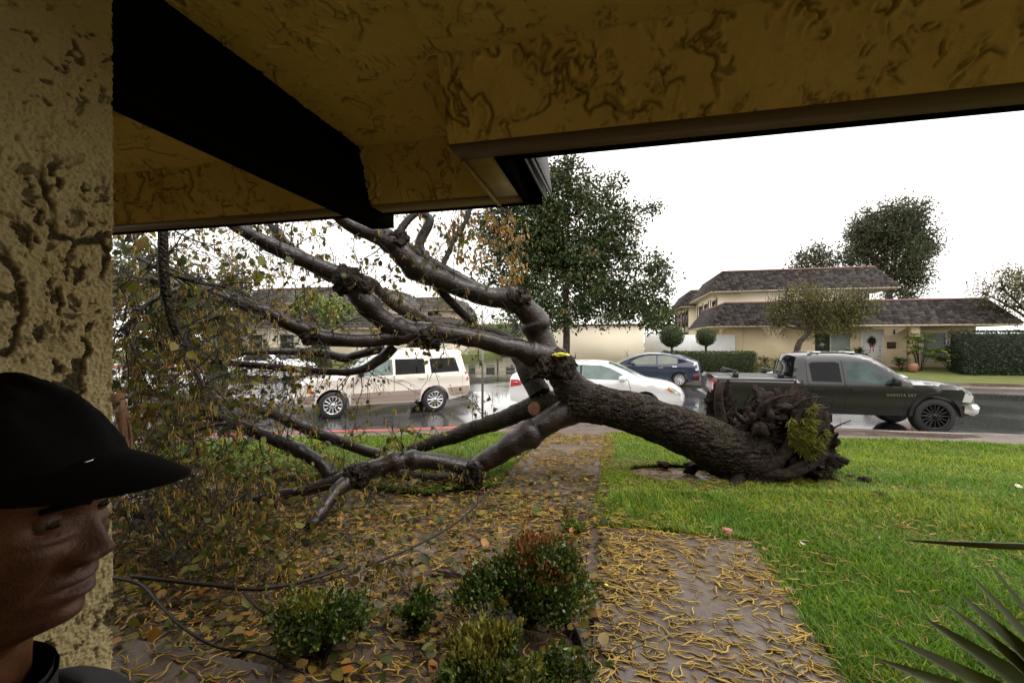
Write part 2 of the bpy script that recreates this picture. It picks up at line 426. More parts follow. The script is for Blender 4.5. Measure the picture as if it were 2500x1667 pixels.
def slab(name, u0, u1, v0, v1, z, mat, du=.05, th=.1, dz=.0, sl=True):
    nu = max(2, int((u1 - u0) / .1)); nv = max(2, int((v1 - v0) / .1))
    us = np.linspace(u0, u1, nu); vv = np.linspace(v0, v1, nv); U, V_ = np.meshgrid(us, vv)
    X = CU * U + SU * V_; Y = -SU * U + CU * V_
    Z = gz(X, Y) + z + .004 * fbm(np.stack([U, V_, U * 0], -1).reshape(-1, 3) * .9, 11).reshape(U.shape)
    mb = MB(); top = np.stack([X, Y, Z], -1).reshape(-1, 3)
    i = np.arange(nv - 1)[:, None] * nu; j = np.arange(nu - 1)[None]
    mb.add(top, np.stack([i + j, i + j + 1, i + nu + j + 1, i + nu + j], -1).reshape(-1, 4))
    ring = [k for k in range(nu)] + [k * nu + nu - 1 for k in range(1, nv)] + [(nv - 1) * nu + k for k in range(nu - 2, -1, -1)] + [k * nu for k in range(nv - 2, 0, -1)]
    R = top[ring]; m = len(ring); L = R.copy(); L[:, 2] -= th
    k = np.arange(m); k2 = (k + 1) % m
    mb.add(np.concatenate([R, L]), np.stack([k, k + m, k2 + m, k2], -1))
    return mb.build(name, mat, None, False)
path = thing('path', None, None); tag(path, kind='structure')
def pslab(*a, **k):
    o = slab('slab', *a, **k); o.parent = path; return o
vj = [4.11, .6]                        # the near walk: one pour
for a, b in zip(vj[1:], vj[:-1]): pslab(-.13, 1.11, a + .005, b - .005, .015, MAT['concrete'])
vj = [9.12, 7.9, 6.7, 5.5, 4.3, 3.05]
for a, b in zip(vj[1:], vj[:-1]): pslab(-1.34, -.23, a + .005, b - .005, .012, MAT['sidewalk'])
pslab(-.225, -.137, 3.3, 4.1, .004, MAT['sidewalk'])
patio = slab('patio', -4.2, -1.42, .2, 1.93, .03, MAT['concrete']); tag(patio, kind='structure')

def in_pads(x, y):
    u, v = UV(x, y)
    a = (u > -.15) & (u < 1.13) & (v < 4.13) & (v > .2)
    b = (u > -1.36) & (u < -.2) & (v > 3.0) & (v < 12)
    return a | b | ((u < -1.4) & (v < 1.95))
def lawn_mask(x, y):
    """where grass grows on the near lot: +1 to the right of the walk, left patch beyond the bed"""
    u, v = UV(x, y)
    w = .06 * vnoise(np.stack([x * 3, y * 3, x * 0], -1), 5)
    right = ((u > -.2 + w * .4) & (v > 4.10 + w * .7)) | ((u > 1.095 + w * .5) & (v > .3))
    left = (u < -1.37 + w * .3) & (v > 4.75 + .35 * vnoise(np.stack([x * .8, y * .8, x * 0 + 3], -1), 6))
    back = kerb_y(x) - y > 1.15 + w * .4
    hole = ((x - 2.15) / .62) ** 2 + ((y - 5.75) / .42) ** 2 > 1 + w * 3
    return (right | left) & back & hole

# turf body: a little above the soil wherever grass grows
xs2 = np.linspace(-10, 16, 261); ys2 = np.linspace(.3, 10, 98)
X, Y = np.meshgrid(xs2, ys2)
msk = lawn_mask(X.ravel(), Y.ravel()).reshape(X.shape)
cell = msk[:-1, :-1] & msk[1:, :-1] & msk[:-1, 1:] & msk[1:, 1:]
nz = .025 * fbm(np.stack([X, Y, X * 0], -1).reshape(-1, 3) * 1.7, 9).reshape(X.shape)
mb = MB(); i, j = np.nonzero(cell); n = len(xs2)
mb.add(np.stack([X, Y, gz(X, Y) + .012 + nz * .6], -1).reshape(-1, 3), np.stack([i * n + j, i * n + j + 1, (i + 1) * n + j + 1, (i + 1) * n + j], -1))
tag(mb.build('lawn', MAT['lawnbase'], None, True), kind='structure')

def blades(n, x0, x1, y0, y1, seed, h=(.03, .065), dens=None, mask=lawn_mask, zf=None, wd=.0035):
    g = np.random.default_rng(seed)
    x = g.uniform(x0, x1, n); y = g.uniform(y0, y1, n)
    ok = mask(x, y) & (np.abs(x) < y * 1.25 + .3)
    x, y = x[ok], y[ok]
    z = (gz(x, y) if zf is None else zf(x, y))
    cl = vnoise(np.stack([x * 2.2, y * 2.2, x * 0], -1), seed + 1)
    k = len(x); hh = g.uniform(*h, k) * (1 + .35 * cl); a = g.uniform(0, 6.283, k); lean = g.uniform(.2, 1.5, k) * hh
    d = np.stack([np.cos(a), np.sin(a)], 1); s = np.stack([-d[:, 1], d[:, 0]], 1)
    w = wd * g.uniform(.7, 1.4, k) * (1 + .09 * y)
    b = np.stack([x, y, z], 1); V = np.zeros((k, 5, 3))
    V[:, 0] = b; V[:, 1] = b; V[:, 0, :2] -= s * w[:, None] / 2; V[:, 1, :2] += s * w[:, None] / 2
    m = b.copy(); m[:, :2] += d * (lean * .35)[:, None]; m[:, 2] += hh * .62
    V[:, 2] = m; V[:, 3] = m; V[:, 2, :2] += s * w[:, None] * .42; V[:, 3, :2] -= s * w[:, None] * .42
    V[:, 4] = b; V[:, 4, :2] += d * lean[:, None]; V[:, 4, 2] += hh
    o = (np.arange(k) * 5)[:, None]
    mb = MB(); c = .22 + .34 * fbm(np.stack([x * .9, y * .9, x * 0 + 9], -1), 31, 3) + .22 * fbm(np.stack([x * 5, y * 5, x * 0 + 9], -1), 33, 2)
    mb.add(V.reshape(-1, 3), np.array([0, 1, 2, 3])[None] + o, np.array([3, 2, 4])[None] + o, rnd=np.repeat(np.clip(c + g.uniform(0, .62, k) ** 1.1, 0, .999), 5))
    return mb
mb = blades(130000, .6, 5.5, 1.3, 4.9, 21, h=(.035, .085), wd=.0042)
tag(mb.build('grass', MAT['grass'], None), 'short wet green grass of the lawn close to the walk', 'grass', kind='stuff')
mb = blades(260000, -.5, 11.5, 4.2, 9.2, 22, wd=.0042)
tag(mb.build('grass', MAT['grass'], None), 'short green grass of the lawn reaching to the street', 'grass', kind='stuff')
mb = blades(90000, -7.5, .6, 4.0, 9.3, 23, h=(.04, .09), wd=.0042)
tag(mb.build('grass', MAT['grass'], None), 'green grass under the fallen tree limbs left of the walk', 'grass', kind='stuff')

# far side of the street: kerb line, strip lawns, and the side street running away
def farline(x): return 25.3 - .33 * x
def far_lot(name, x0, x1, depth, mat, dz=0.0, d0=0.0, kerb=True):
    xs = np.linspace(x0, x1, 50); mb = MB(); T = np.concatenate([np.linspace(0, 8, 9), [14, 25, depth]]) + d0
    X = np.repeat(xs[None], len(T), 0) + T[:, None] * SU; Y = farline(xs)[None] + T[:, None] * CU
    Z = ROAD_Z + .14 + .5 * sstep(0, 7, (Y - farline(X)) * .95) + dz
    m = len(xs); i = np.arange(len(T) - 1)[:, None] * m; j = np.arange(m - 1)[None]
    mb.add(np.stack([X, Y, Z], -1).reshape(-1, 3), np.stack([i + j, i + j + 1, i + m + j + 1, i + m + j], -1).reshape(-1, 4))
    V = np.concatenate([np.stack([X[:, e], Y[:, e], Z[:, e]], -1) for e in (0, -1)]); L = V.copy(); L[:, 2] = ROAD_Z - .1
    k = len(T); q = []
    for e in (0, 1):
        for a in range(k - 1): q.append((e * k + a, e * k + a + 1, 2 * k + e * k + a + 1, 2 * k + e * k + a))
    mb.add(np.concatenate([V, L]), q)
    f = np.stack([X[0], Y[0], Z[0]], -1); fl = f.copy(); fl[:, 2] = ROAD_Z - .1; a = np.arange(m - 1)
    mb.add(np.concatenate([f, fl]), np.stack([a, a + 1, a + m + 1, a + m], -1))
    return tag(mb.build(name, mat, None, True), kind='structure')
far_lot('lawn', 3.4, 60, 60, MAT['farlawn'])
far_lot('lawn', -70, -9.0, 80, MAT['farlawn'])
def far_kerb(name, x0, x1, mat, w=.16):
    xs = np.linspace(x0, x1, 40); mb = MB(); rows = []
    for d, z in ((-.02, -.1), (-.02, .145), (w, .148), (w, .0)):
        rows.append(np.stack([xs + d * SU, farline(xs) + d * CU, xs * 0 + ROAD_Z + z], -1))
    m = len(xs); i = np.arange(3)[:, None] * m; j = np.arange(m - 1)[None]
    mb.add(np.concatenate(rows), np.stack([i + j, i + j + 1, i + m + j + 1, i + m + j], -1).reshape(-1, 4))
    return tag(mb.build(name, mat, None, False), kind='structure')
far_kerb('kerb', 3.4, 60, MAT['sidewalk'])
far_kerb('kerb', -70, -9, MAT['redkerb'])['label'] = 'red painted kerb across the street'
def far_walk(x0, x1):
    xs = np.linspace(x0, x1, 40); mb = MB(); rows = []
    for d in (.17, 1.3):
        y = farline(xs) + d * CU; x = xs + d * SU
        rows.append(np.stack([x, y, ROAD_Z + .146 + .5 * sstep(0, 7, (y - farline(x)) * .95) + .004], -1))
    m = len(xs); j = np.arange(m - 1)
    mb.add(np.concatenate(rows), np.stack([j, j + 1, m + j + 1, m + j], -1))
    return tag(mb.build('sidewalk', MAT['sidewalk'], None, False), kind='structure')
far_walk(3.45, 60); far_walk(-70, -9.05)

# ------------------------------------------------------------------ the porch we stand in
def stucco_mat(name, c1, c2, dirt):  # dirt = dark tone that paints shade into creases, pits and cracks
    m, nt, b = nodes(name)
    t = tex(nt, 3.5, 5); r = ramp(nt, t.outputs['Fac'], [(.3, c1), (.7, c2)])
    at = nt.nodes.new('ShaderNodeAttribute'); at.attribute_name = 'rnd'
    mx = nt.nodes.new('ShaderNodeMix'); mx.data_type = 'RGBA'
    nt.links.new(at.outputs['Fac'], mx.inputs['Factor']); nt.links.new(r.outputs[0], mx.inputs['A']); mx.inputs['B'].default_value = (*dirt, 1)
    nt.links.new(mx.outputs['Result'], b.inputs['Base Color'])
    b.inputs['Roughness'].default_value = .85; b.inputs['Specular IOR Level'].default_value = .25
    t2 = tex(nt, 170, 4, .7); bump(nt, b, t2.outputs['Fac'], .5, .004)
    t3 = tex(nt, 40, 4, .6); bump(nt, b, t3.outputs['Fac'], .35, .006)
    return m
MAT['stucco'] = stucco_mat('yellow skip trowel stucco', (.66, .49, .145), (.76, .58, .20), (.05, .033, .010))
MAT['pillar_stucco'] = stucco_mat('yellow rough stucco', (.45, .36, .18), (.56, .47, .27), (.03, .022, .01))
MAT['beamwood'] = M('dark brown beam paint', (.006, .0055, .0045), .85, spec=0.0, bmp=(25, .4, .004), stretch=(20, 1, 20))
MAT['trim'] = M('yellow painted board', (.40, .30, .10), .55, var=(4, (.33, .24, .075)), bmp=(60, .25, .002), stretch=(1, 12, 12))
MAT['board'] = M('brown yellow board', (.17, .105, .03), .6, var=(4, (.13, .08, .022)), bmp=(60, .25, .002), stretch=(1, 12, 12))
MAT['shingle'] = M('grey roof shingle', (.05, .046, .045), .7, var=(30, (.11, .10, .10)), bmp=(120, .6, .006))

porch = thing('porch', 'yellow stucco porch with dark beam over the front walk', 'porch', (0, 0, 0), -PHI)
def stucco(name, o, e1, e2, nrm, s1, s2, res, depth, seed, sc=5.0, style='skip', edge=None, parent=porch, more=0.0):
    """a plastered face with real relief: flat trowelled patches, torn edges and voids"""
    o, e1, e2, nrm = map(np.array, (o, e1, e2, nrm)); o = o.astype(float)
    n1 = int(s1 / res) + 1; n2 = int(s2 / res) + 1
    A, B = np.meshgrid(np.linspace(0, s1, n1), np.linspace(0, s2, n2))
    p = np.stack([A, B, A * 0 + seed * 3.1], -1).reshape(-1, 3)
    def dist(f):                                # metres from the zero line of a noise field
        f2 = f.reshape(n2, n1); gy, gx = np.gradient(f2, s2 / (n2 - 1), s1 / (n1 - 1)); return (f2 / (np.hypot(gx, gy) + .35 * np.hypot(gx, gy).mean())).ravel()
    if style == 'skip':                         # lace: thin trowel skins with curled, broken edges
        q = p.copy(); q[:, 0] += .05 * fbm(p * 9, seed + 7, 3); q[:, 1] += .05 * fbm(p * 9 + 5, seed + 8, 3)
        h = .003 * fbm(p * 5, seed + 20, 3) + .0016 * fbm(p * 45, seed + 21, 3, .7); cav_shade = np.zeros(len(p))
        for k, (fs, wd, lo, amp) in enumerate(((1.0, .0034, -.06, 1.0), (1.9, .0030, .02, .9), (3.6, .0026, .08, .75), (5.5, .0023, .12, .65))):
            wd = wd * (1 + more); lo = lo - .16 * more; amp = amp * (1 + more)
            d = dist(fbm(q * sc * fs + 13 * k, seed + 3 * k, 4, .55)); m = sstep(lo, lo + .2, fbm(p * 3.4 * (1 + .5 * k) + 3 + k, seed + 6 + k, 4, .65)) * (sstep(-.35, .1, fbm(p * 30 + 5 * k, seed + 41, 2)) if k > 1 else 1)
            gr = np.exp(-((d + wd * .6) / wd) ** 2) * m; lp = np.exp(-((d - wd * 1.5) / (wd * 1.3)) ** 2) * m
            h = h + amp * (lp * .006 - gr * depth * 1.5) + amp * .002 * sstep(-wd, wd, d) * m; cav_shade = np.maximum(cav_shade, gr * .55)
        pit = sstep(.46, .54, fbm(q * sc * 5 + 9, seed + 33, 4, .6)) * sstep(-.05, .2, fbm(p * 3, seed + 34, 2)); h = h - pit * depth; cav_shade = np.clip(np.maximum(cav_shade, pit * .5), 0, .92)
    else:                                       # coarse dash coat with big voids and long drips
        q = p.copy(); q[:, 0] += .03 * fbm(p * 14, seed + 7, 4); q[:, 1] += .03 * fbm(p * 14 + 5, seed + 8, 4)
        q2 = q * np.array([1.35, .6, 1.0])
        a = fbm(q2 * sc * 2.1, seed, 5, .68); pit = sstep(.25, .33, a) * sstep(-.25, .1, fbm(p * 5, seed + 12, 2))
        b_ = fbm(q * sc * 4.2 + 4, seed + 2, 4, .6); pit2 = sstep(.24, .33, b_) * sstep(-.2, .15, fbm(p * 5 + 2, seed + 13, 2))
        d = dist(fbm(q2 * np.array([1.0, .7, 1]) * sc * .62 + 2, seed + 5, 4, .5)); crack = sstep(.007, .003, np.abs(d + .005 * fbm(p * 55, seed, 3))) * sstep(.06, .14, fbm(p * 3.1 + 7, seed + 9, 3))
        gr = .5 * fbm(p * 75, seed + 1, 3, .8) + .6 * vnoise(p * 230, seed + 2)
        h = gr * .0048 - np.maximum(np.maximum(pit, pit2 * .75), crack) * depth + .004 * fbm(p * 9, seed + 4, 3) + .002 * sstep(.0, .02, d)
        cav_shade = np.clip(np.maximum(np.maximum(pit * .9, pit2 * .75), crack * .95), 0, .93)
    V = o + e1 * A.reshape(-1, 1) + e2 * B.reshape(-1, 1) + nrm * h[:, None]
    i = np.arange(n2 - 1)[:, None] * n1; j = np.arange(n1 - 1)[None]
    mb = MB(); mb.add(V, np.stack([i + j, i + j + 1, i + n1 + j + 1, i + n1 + j], -1).reshape(-1, 4), rnd=cav_shade)  # rnd holds the painted shade of the hollows
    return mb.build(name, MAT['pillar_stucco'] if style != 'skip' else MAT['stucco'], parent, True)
ZC, ZH = 2.65, 2.40
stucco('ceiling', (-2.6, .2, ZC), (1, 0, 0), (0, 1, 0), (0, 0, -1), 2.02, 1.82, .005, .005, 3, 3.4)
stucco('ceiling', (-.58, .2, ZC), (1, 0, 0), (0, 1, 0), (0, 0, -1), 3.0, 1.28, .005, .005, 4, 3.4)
for a, b in (((-3.6, -1.1), (4.02, .2)), ((-3.6, .2), (-2.6, 2.04)), ((2.42, .2), (4.02, 1.48))):
    mb = MB(); mb.add([(a[0], a[1], ZC), (b[0], a[1], ZC), (b[0], b[1], ZC), (a[0], b[1], ZC)], [(0, 3, 2, 1)]); mb.build('ceiling', MAT['stucco'], porch)
HS = math.hypot(.11, .25)
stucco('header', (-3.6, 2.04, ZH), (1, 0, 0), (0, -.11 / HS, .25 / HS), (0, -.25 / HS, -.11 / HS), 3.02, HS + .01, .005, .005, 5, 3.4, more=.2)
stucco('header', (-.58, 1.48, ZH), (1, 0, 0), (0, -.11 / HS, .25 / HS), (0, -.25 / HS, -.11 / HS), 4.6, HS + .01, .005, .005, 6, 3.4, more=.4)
mb = MB(); mb.add([(-.579, 1.49, ZH), (-.579, 1.6, ZH), (-.579, 1.6, ZC), (-.579, 1.37, ZC)], [(0, 1, 2, 3)]); mb.build('header', MAT['stucco'], porch)
mb = MB(); mb.box((-3.6, 2.044, ZH - .008), (-.45, 2.16, ZC), 0); mb.build('header_board', MAT['board'], porch)
mb = MB(); mb.box((-.58, 1.484, ZH - .008), (4.0, 1.60, ZC), 0); mb.build('header_board', MAT['board'], porch)
mb = MB(); mb.box((-.58, 1.602, ZH - .010), (-.45, 2.042, ZC - .002), 0); mb.build('header_board', MAT['trim'], porch)
mb = MB(); mb.box((-.583, 1.60, ZH - .018), (-.565, 2.16, ZH - .0105), 0); mb.build('bead', MAT['trim'], porch)
for a, b in (((-3.6, 2.163, ZH - .014), (-.36, 2.19, ZC + .1)), ((-.447, 1.604, ZH - .014), (4.0, 1.632, ZC + .1)), ((-.447, 1.634, ZH - .014), (-.42, 2.16, ZC + .1))):
    mb = MB(); mb.box(a, b); mb.build('fascia', MAT['beamwood'], porch)
# the tips of the roof shingles that hang past the corner of the eave
for k, (v0, v1, u, dz, tl) in enumerate(((1.66, 2.19, -.40, 0, .055), (1.68, 2.2, -.385, .022, .06), (1.72, 2.21, -.372, .045, .05))):
    mb = MB(); V = [(u, v0, ZH + .10 + dz), (u + .006, v0, ZH + .104 + dz), (u + tl, v1, ZH + .0 + dz), (u + tl + .006, v1, ZH + .004 + dz),
                    (u, v0, ZH + .26 + dz), (u + .006, v0, ZH + .264 + dz), (u + tl - .03, v1, ZH + .26 + dz), (u + tl - .024, v1, ZH + .264 + dz)]
    mb.add(V, [(0, 2, 6, 4), (1, 5, 7, 3), (0, 1, 3, 2), (2, 3, 7, 6), (0, 4, 5, 1)]); mb.build('shingle', MAT['shingle'], porch)
mb = MB(); mb.box((-1.36, -1.1, 2.34), (-1.225, 2.28, ZC + .02)); mb.build('beam', MAT['beamwood'], porch)
mb = MB(); mb.box((-3.9, -1.5, ZC + .03), (4.3, 1.60, ZC + .12)); mb.box((-3.9, 1.6, ZC + .03), (-.45, 2.16, ZC + .12)); mb.build('roof', MAT['shingle'], porch)
mb = MB(); mb.box((-9, -9, -.05), (14, -1.12, 2.9)); mb.build('wall', MAT['pillar_stucco'], porch)
mb = MB(); mb.box((-9.6, -9.6, 2.91), (14.6, -.9, 3.4)); mb.build('upper_roof', MAT['shingle'], porch)
mb = MB(); mb.box((-4.1, -1.5, -.05), (-3.62, 2.0, ZC + .03)); mb.build('wall', MAT['pillar_stucco'], porch)
# the column
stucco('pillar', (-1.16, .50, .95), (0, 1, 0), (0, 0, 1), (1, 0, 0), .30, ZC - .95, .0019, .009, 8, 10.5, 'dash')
mb = MB(); mb.box((-1.178, .28, 0), (-1.163, .498, ZC)); mb.box((-1.178, .498, 0), (-1.163, .80, .948)); mb.build('pillar_base', MAT['pillar_stucco'], porch)
mb = MB(); mb.box((-1.56, .285, 0), (-1.178, .795, ZC)); mb.build('pillar_core', MAT['pillar_stucco'], porch)
mb = MB(); mb.box((-3.6, -1.1, -.06), (4.0, .15, .02)); mb.build('floor', MAT['concrete'], porch)
# ------------------------------------------------------------------ the fallen tree
tree = thing('fallen_tree', 'uprooted tree lying across the walk with torn root plate and hanging catkins', 'tree', (0, 0, 0))
def limb(spec, kind='limb', mat='bark_limb', seg=14, noise=.10, step=.035, seed=1, freq=9.0, cap=True, knots=0, jit=.0):
    """spec rows: x, y, r read in a 2352 px wide print of the photograph, and the distance in metres"""
    pts = []; rad = []
    for x, y, r, Y in spec:
        pts.append(P(x * K, y * K, Y)); rad.append(r * K / FPX * Y * (.86 if kind == 'limb' else 1))
    p, r = resample(pts, rad, step)
    g = np.random.default_rng(seed)
    if kind == 'limb': p = p + .20 * r[:, None] * np.stack([fbm(p * 4.5 + 7 * i, seed + 60 + i, 3) for i in range(3)], 1) * np.minimum(1, np.arange(len(p)) / 6)[:, None]
    if jit: p = p + (jit * r[:, None]) * fbm(p * 3.3, seed + 40, 3).reshape(-1, 1) * rdir(1, g)
    for k in range(knots):                       # swollen rings and old pruning collars
        c = g.integers(2, len(p) - 2); s = np.linalg.norm(p - p[c], axis=1)
        r = r * (1 + g.uniform(.12, .34) * np.exp(-(s / (r[c] * .55)) ** 2))
    V, Q = tube(p, r, seg, cap=cap, noise=noise, freq=freq, seed=seed)
    mb = MB(); mb.add(V, Q)
    o = mb.build(kind, MAT[mat], tree, True)
    return p, r
LIMBS = {}
# the trunk: deep plates of bark
tp, tr_ = resample([P(x * K, y * K, Y) for x, y, r, Y in ((1745, 1070, 0, 5.6), (1690, 1045, 0, 5.55), (1600, 1004, 0, 5.52), (1500, 964, 0, 5.5), (1380, 930, 0, 5.5), (1300, 925, 0, 5.5))],
                   np.array([66, 64, 55, 48, 45, 44]) * K / FPX * 5.5, .012)
V, Q = tube(tp, tr_, 200, cap=True)
cen = np.concatenate([np.repeat(tp, 200, 0), tp[:1], tp[-1:]]); nrm_ = norm(V - cen)
ax = norm(tp[0] - tp[-1]); al = V @ ax
q = np.stack([al * 2.6, (V @ np.array([0, 1, 0])) * 9, (V @ np.array([0, 0, 1])) * 9], -1)
a = fbm(q * 1.6, 50, 4, .6); rid = np.exp(-(a / .055) ** 2); a2 = fbm(q * 4.2 + 3, 57, 3, .6)
V = V + nrm_ * (-.026 * rid - .010 * np.exp(-(a2 / .07) ** 2) + .035 * fbm(V * 3.2, 51, 3) + .006 * fbm(V * 40, 52, 2))[:, None]
mb = MB(); mb.add(V, Q); mb.build('trunk', MAT['bark_trunk'], tree, True)

LIMBS['A'] = limb([(1345, 925, 50, 5.5), (1318, 895, 45, 5.48), (1293, 862, 40, 5.45), (1275, 835, 38, 5.42), (1262, 820, 34, 5.4)], 'limb', 'bark_trunk', 24, .22, .025, 2, 8)
LIMBS['B'] = limb([(1285, 830, 34, 5.42), (1240, 815, 30, 5.4), (1180, 800, 26, 5.3), (1100, 781, 24, 5.15), (1020, 766, 25, 5.0), (950, 765, 30, 4.9), (895, 745, 28, 4.8), (855, 712, 28, 4.72), (825, 675, 27, 4.66), (795, 640, 25, 4.6), (730, 612, 21, 4.45), (650, 575, 20, 4.25), (590, 546, 18, 4.1), (540, 518, 15, 4.0), (480, 480, 12, 3.85)], seed=3, knots=6, seg=20)
LIMBS['C'] = limb([(960, 768, 26, 4.9), (880, 778, 18, 4.75), (800, 780, 18, 4.6), (735, 776, 21, 4.5), (690, 755, 20, 4.4), (600, 714, 18, 4.2), (520, 685, 17, 4.0), (460, 668, 16, 3.9), (400, 655, 15, 3.75), (340, 640, 10, 3.65)], seed=4, knots=5, seg=18)
LIMBS['D'] = limb([(1262, 835, 34, 5.55), (1240, 775, 33, 5.55), (1222, 728, 32, 5.5), (1180, 692, 30, 5.4), (1100, 676, 25, 5.25), (1030, 650, 25, 5.1), (965, 622, 27, 4.95), (930, 590, 29, 4.85), (900, 560, 25, 4.8), (850, 538, 21, 4.7), (800, 515, 18, 4.6), (760, 480, 14, 4.5)], seed=5, knots=7, seg=20)
LIMBS['D2'] = limb([(1115, 668, 13, 5.3), (1040, 630, 14, 5.2), (960, 585, 14, 5.1), (900, 545, 17, 5.0), (850, 515, 14, 4.95), (815, 480, 11, 4.9)], seed=6, knots=3)
LIMBS['D3'] = limb([(1010, 645, 15, 5.1), (985, 605, 13, 5.1), (963, 562, 13, 5.15), (982, 520, 13, 5.2), (985, 500, 11, 5.2), (950, 485, 9, 5.2)], seed=7, jit=.3)
LIMBS['D4'] = limb([(1008, 630, 9, 5.15), (1030, 580, 7, 5.2), (1045, 545, 7, 5.25), (1075, 500, 6, 5.3), (1080, 470, 5, 5.3)], seed=8, seg=8)
LIMBS['D5'] = limb([(1000, 655, 12, 5.2), (1050, 708, 12, 5.35), (1085, 740, 11, 5.45)], seed=9)
LIMBS['E'] = limb([(1240, 905, 30, 5.7), (1218, 860, 28, 5.8), (1190, 812, 24, 5.95), (1150, 772, 17, 6.1), (1090, 756, 15, 6.2), (1000, 746, 13, 6.25), (935, 718, 16, 6.2), (893, 692, 13, 6.15), (855, 650, 12, 6.1), (835, 640, 10, 6.1)], 'limb', 'bark_trunk', seed=10, knots=3)
LIMBS['F'] = limb([(1290, 930, 34, 5.65), (1230, 930, 28, 5.75), (1150, 965, 23, 5.95), (1080, 987, 21, 6.1), (1010, 1012, 18, 6.25), (940, 1035, 14, 6.4)], 'limb', 'bark_trunk', seed=11, noise=.16)
LIMBS['G'] = limb([(1330, 935, 40, 5.5), (1265, 965, 33, 5.42), (1180, 1020, 29, 5.33), (1120, 1056, 27, 5.28), (1085, 1076, 26, 5.22), (1050, 1068, 21, 5.15), (1000, 1060, 22, 5.05), (940, 1055, 22, 4.95), (880, 1068, 22, 4.82), (825, 1090, 24, 4.7), (790, 1112, 21, 4.55), (760, 1145, 17, 4.35), (735, 1178, 16, 4.2), (712, 1210, 14, 4.02)], seed=12, knots=6, seg=20)
LIMBS['G2'] = limb([(1110, 1078, 25, 5.35), (1040, 1103, 20, 5.3), (960, 1096, 16, 5.35), (890, 1085, 14, 5.45), (830, 1080, 11, 5.5)], 'limb', 'bark_trunk', seed=13)
LIMBS['H'] = limb([(800, 1095, 22, 4.7), (750, 1112, 17, 4.66), (690, 1128, 14, 4.62), (610, 1143, 13, 4.6), (530, 1165, 10, 4.5), (440, 1180, 9, 4.45), (350, 1195, 7, 4.4)], seed=14)
LIMBS['I'] = limb([(760, 1095, 19, 4.75), (738, 1065, 17, 4.78), (700, 1040, 17, 4.8), (650, 1017, 17, 4.8), (580, 988, 16, 4.75), (505, 962, 14, 4.7), (430, 925, 11, 4.6), (350, 902, 9, 4.5), (250, 892, 8, 4.4)], seed=15, knots=3)
LIMBS['J'] = limb([(900, 1052, 16, 5.4), (840, 1035, 14, 5.5), (770, 1010, 15, 5.55), (700, 983, 14, 5.6), (620, 950, 12, 5.6), (540, 925, 10, 5.6), (440, 912, 8, 5.6)], seed=16, knots=3)
LIMBS['K'] = limb([(372, 470, 10, 3.0), (374, 560, 12, 3.0), (376, 620, 13, 3.02), (384, 690, 12, 3.05), (395, 745, 11, 3.08), (405, 770, 7, 3.1)], 'limb', 'bark_trunk', seed=17, jit=.3)
LIMBS['L'] = limb([(905, 795, 15, 4.95), (868, 828, 14, 4.9), (810, 853, 10, 4.8), (720, 852, 9, 4.7), (620, 842, 9, 4.5), (500, 830, 8, 4.3), (400, 818, 6, 4.1)], seed=18)
LIMBS['L2'] = limb([(880, 800, 12, 5.2), (820, 815, 11, 5.25), (790, 822, 13, 5.3), (740, 812, 10, 5.3), (640, 808, 8, 5.3), (540, 812, 6, 5.3)], seed=19, knots=3)
LIMBS['Mg'] = limb([(540, 1225, 12, 4.15), (590, 1236, 16, 4.1), (640, 1258, 20, 4.02), (668, 1275, 20, 3.98)], 'limb', 'bark_trunk', seed=20)
LIMBS['Pg'] = limb([(240, 1165, 16, 3.7), (330, 1180, 14, 3.75), (420, 1205, 10, 3.8)], seed=24)
LIMBS['D6'] = limb([(905, 560, 12, 4.9), (925, 520, 11, 4.95), (955, 490, 9, 5.0)], seed=25, seg=8)
LIMBS['B2'] = limb([(800, 640, 14, 4.7), (720, 612, 9, 4.8), (660, 575, 8, 4.8), (625, 525, 7, 4.8), (600, 480, 5, 4.8)], seed=26, seg=8)
LIMBS['B3'] = limb([(760, 640, 12, 4.7), (690, 600, 10, 4.75), (660, 560, 9, 4.75), (630, 520, 8, 4.75)], seed=27, seg=8)
LIMBS['Q1'] = limb([(420, 660, 8, 3.7), (350, 690, 7, 3.5), (280, 760, 6, 3.3)], seed=28, seg=8)
LIMBS['Q2'] = limb([(520, 720, 6, 3.9), (430, 760, 6, 3.7), (440, 830, 7, 3.5), (470, 890, 5, 3.4)], seed=29, seg=8)
LIMBS['Q3'] = limb([(270, 560, 8, 3.4), (330, 600, 7, 3.3), (420, 640, 6, 3.3), (520, 660, 4, 3.4)], seed=30, seg=8)
LIMBS['Q4'] = limb([(330, 1010, 6, 3.9), (430, 990, 6, 4.0), (520, 970, 5, 4.2)], seed=31, seg=8)
# sticks on the ground
STICKS = [[(300, 1322, 4), (370, 1330, 5), (480, 1342, 5), (600, 1352, 4.4), (720, 1328, 4), (800, 1300, 3)],
          [(262, 1326, 3.5), (325, 1342, 4), (370, 1390, 3.5), (420, 1440, 3.5), (500, 1485, 3.2), (600, 1500, 3), (700, 1545, 3)],
          [(380, 1290, 4), (450, 1222, 4), (540, 1150, 3), (610, 1100, 2)], [(560, 1360, 4), (600, 1400, 4), (680, 1430, 3)],
          [(840, 1300, 3), (960, 1250, 3), (1060, 1190, 3), (1130, 1120, 2)], [(330, 1010, 4), (420, 985, 5), (500, 970, 4)]]
for k, s in enumerate(STICKS):
    rows = []
    for x, y, r in s:
        Yg = CAM_H * FPX / max(y * K - 833.5, 60); Yg = min(Yg, 5.2) * (.93 if k in (0, 1, 3) else .88)
        rows.append((x, y, r, Yg))
    LIMBS['S%d' % k] = limb(rows, 'branch', 'twig', 7, .1, .05, 60 + k)
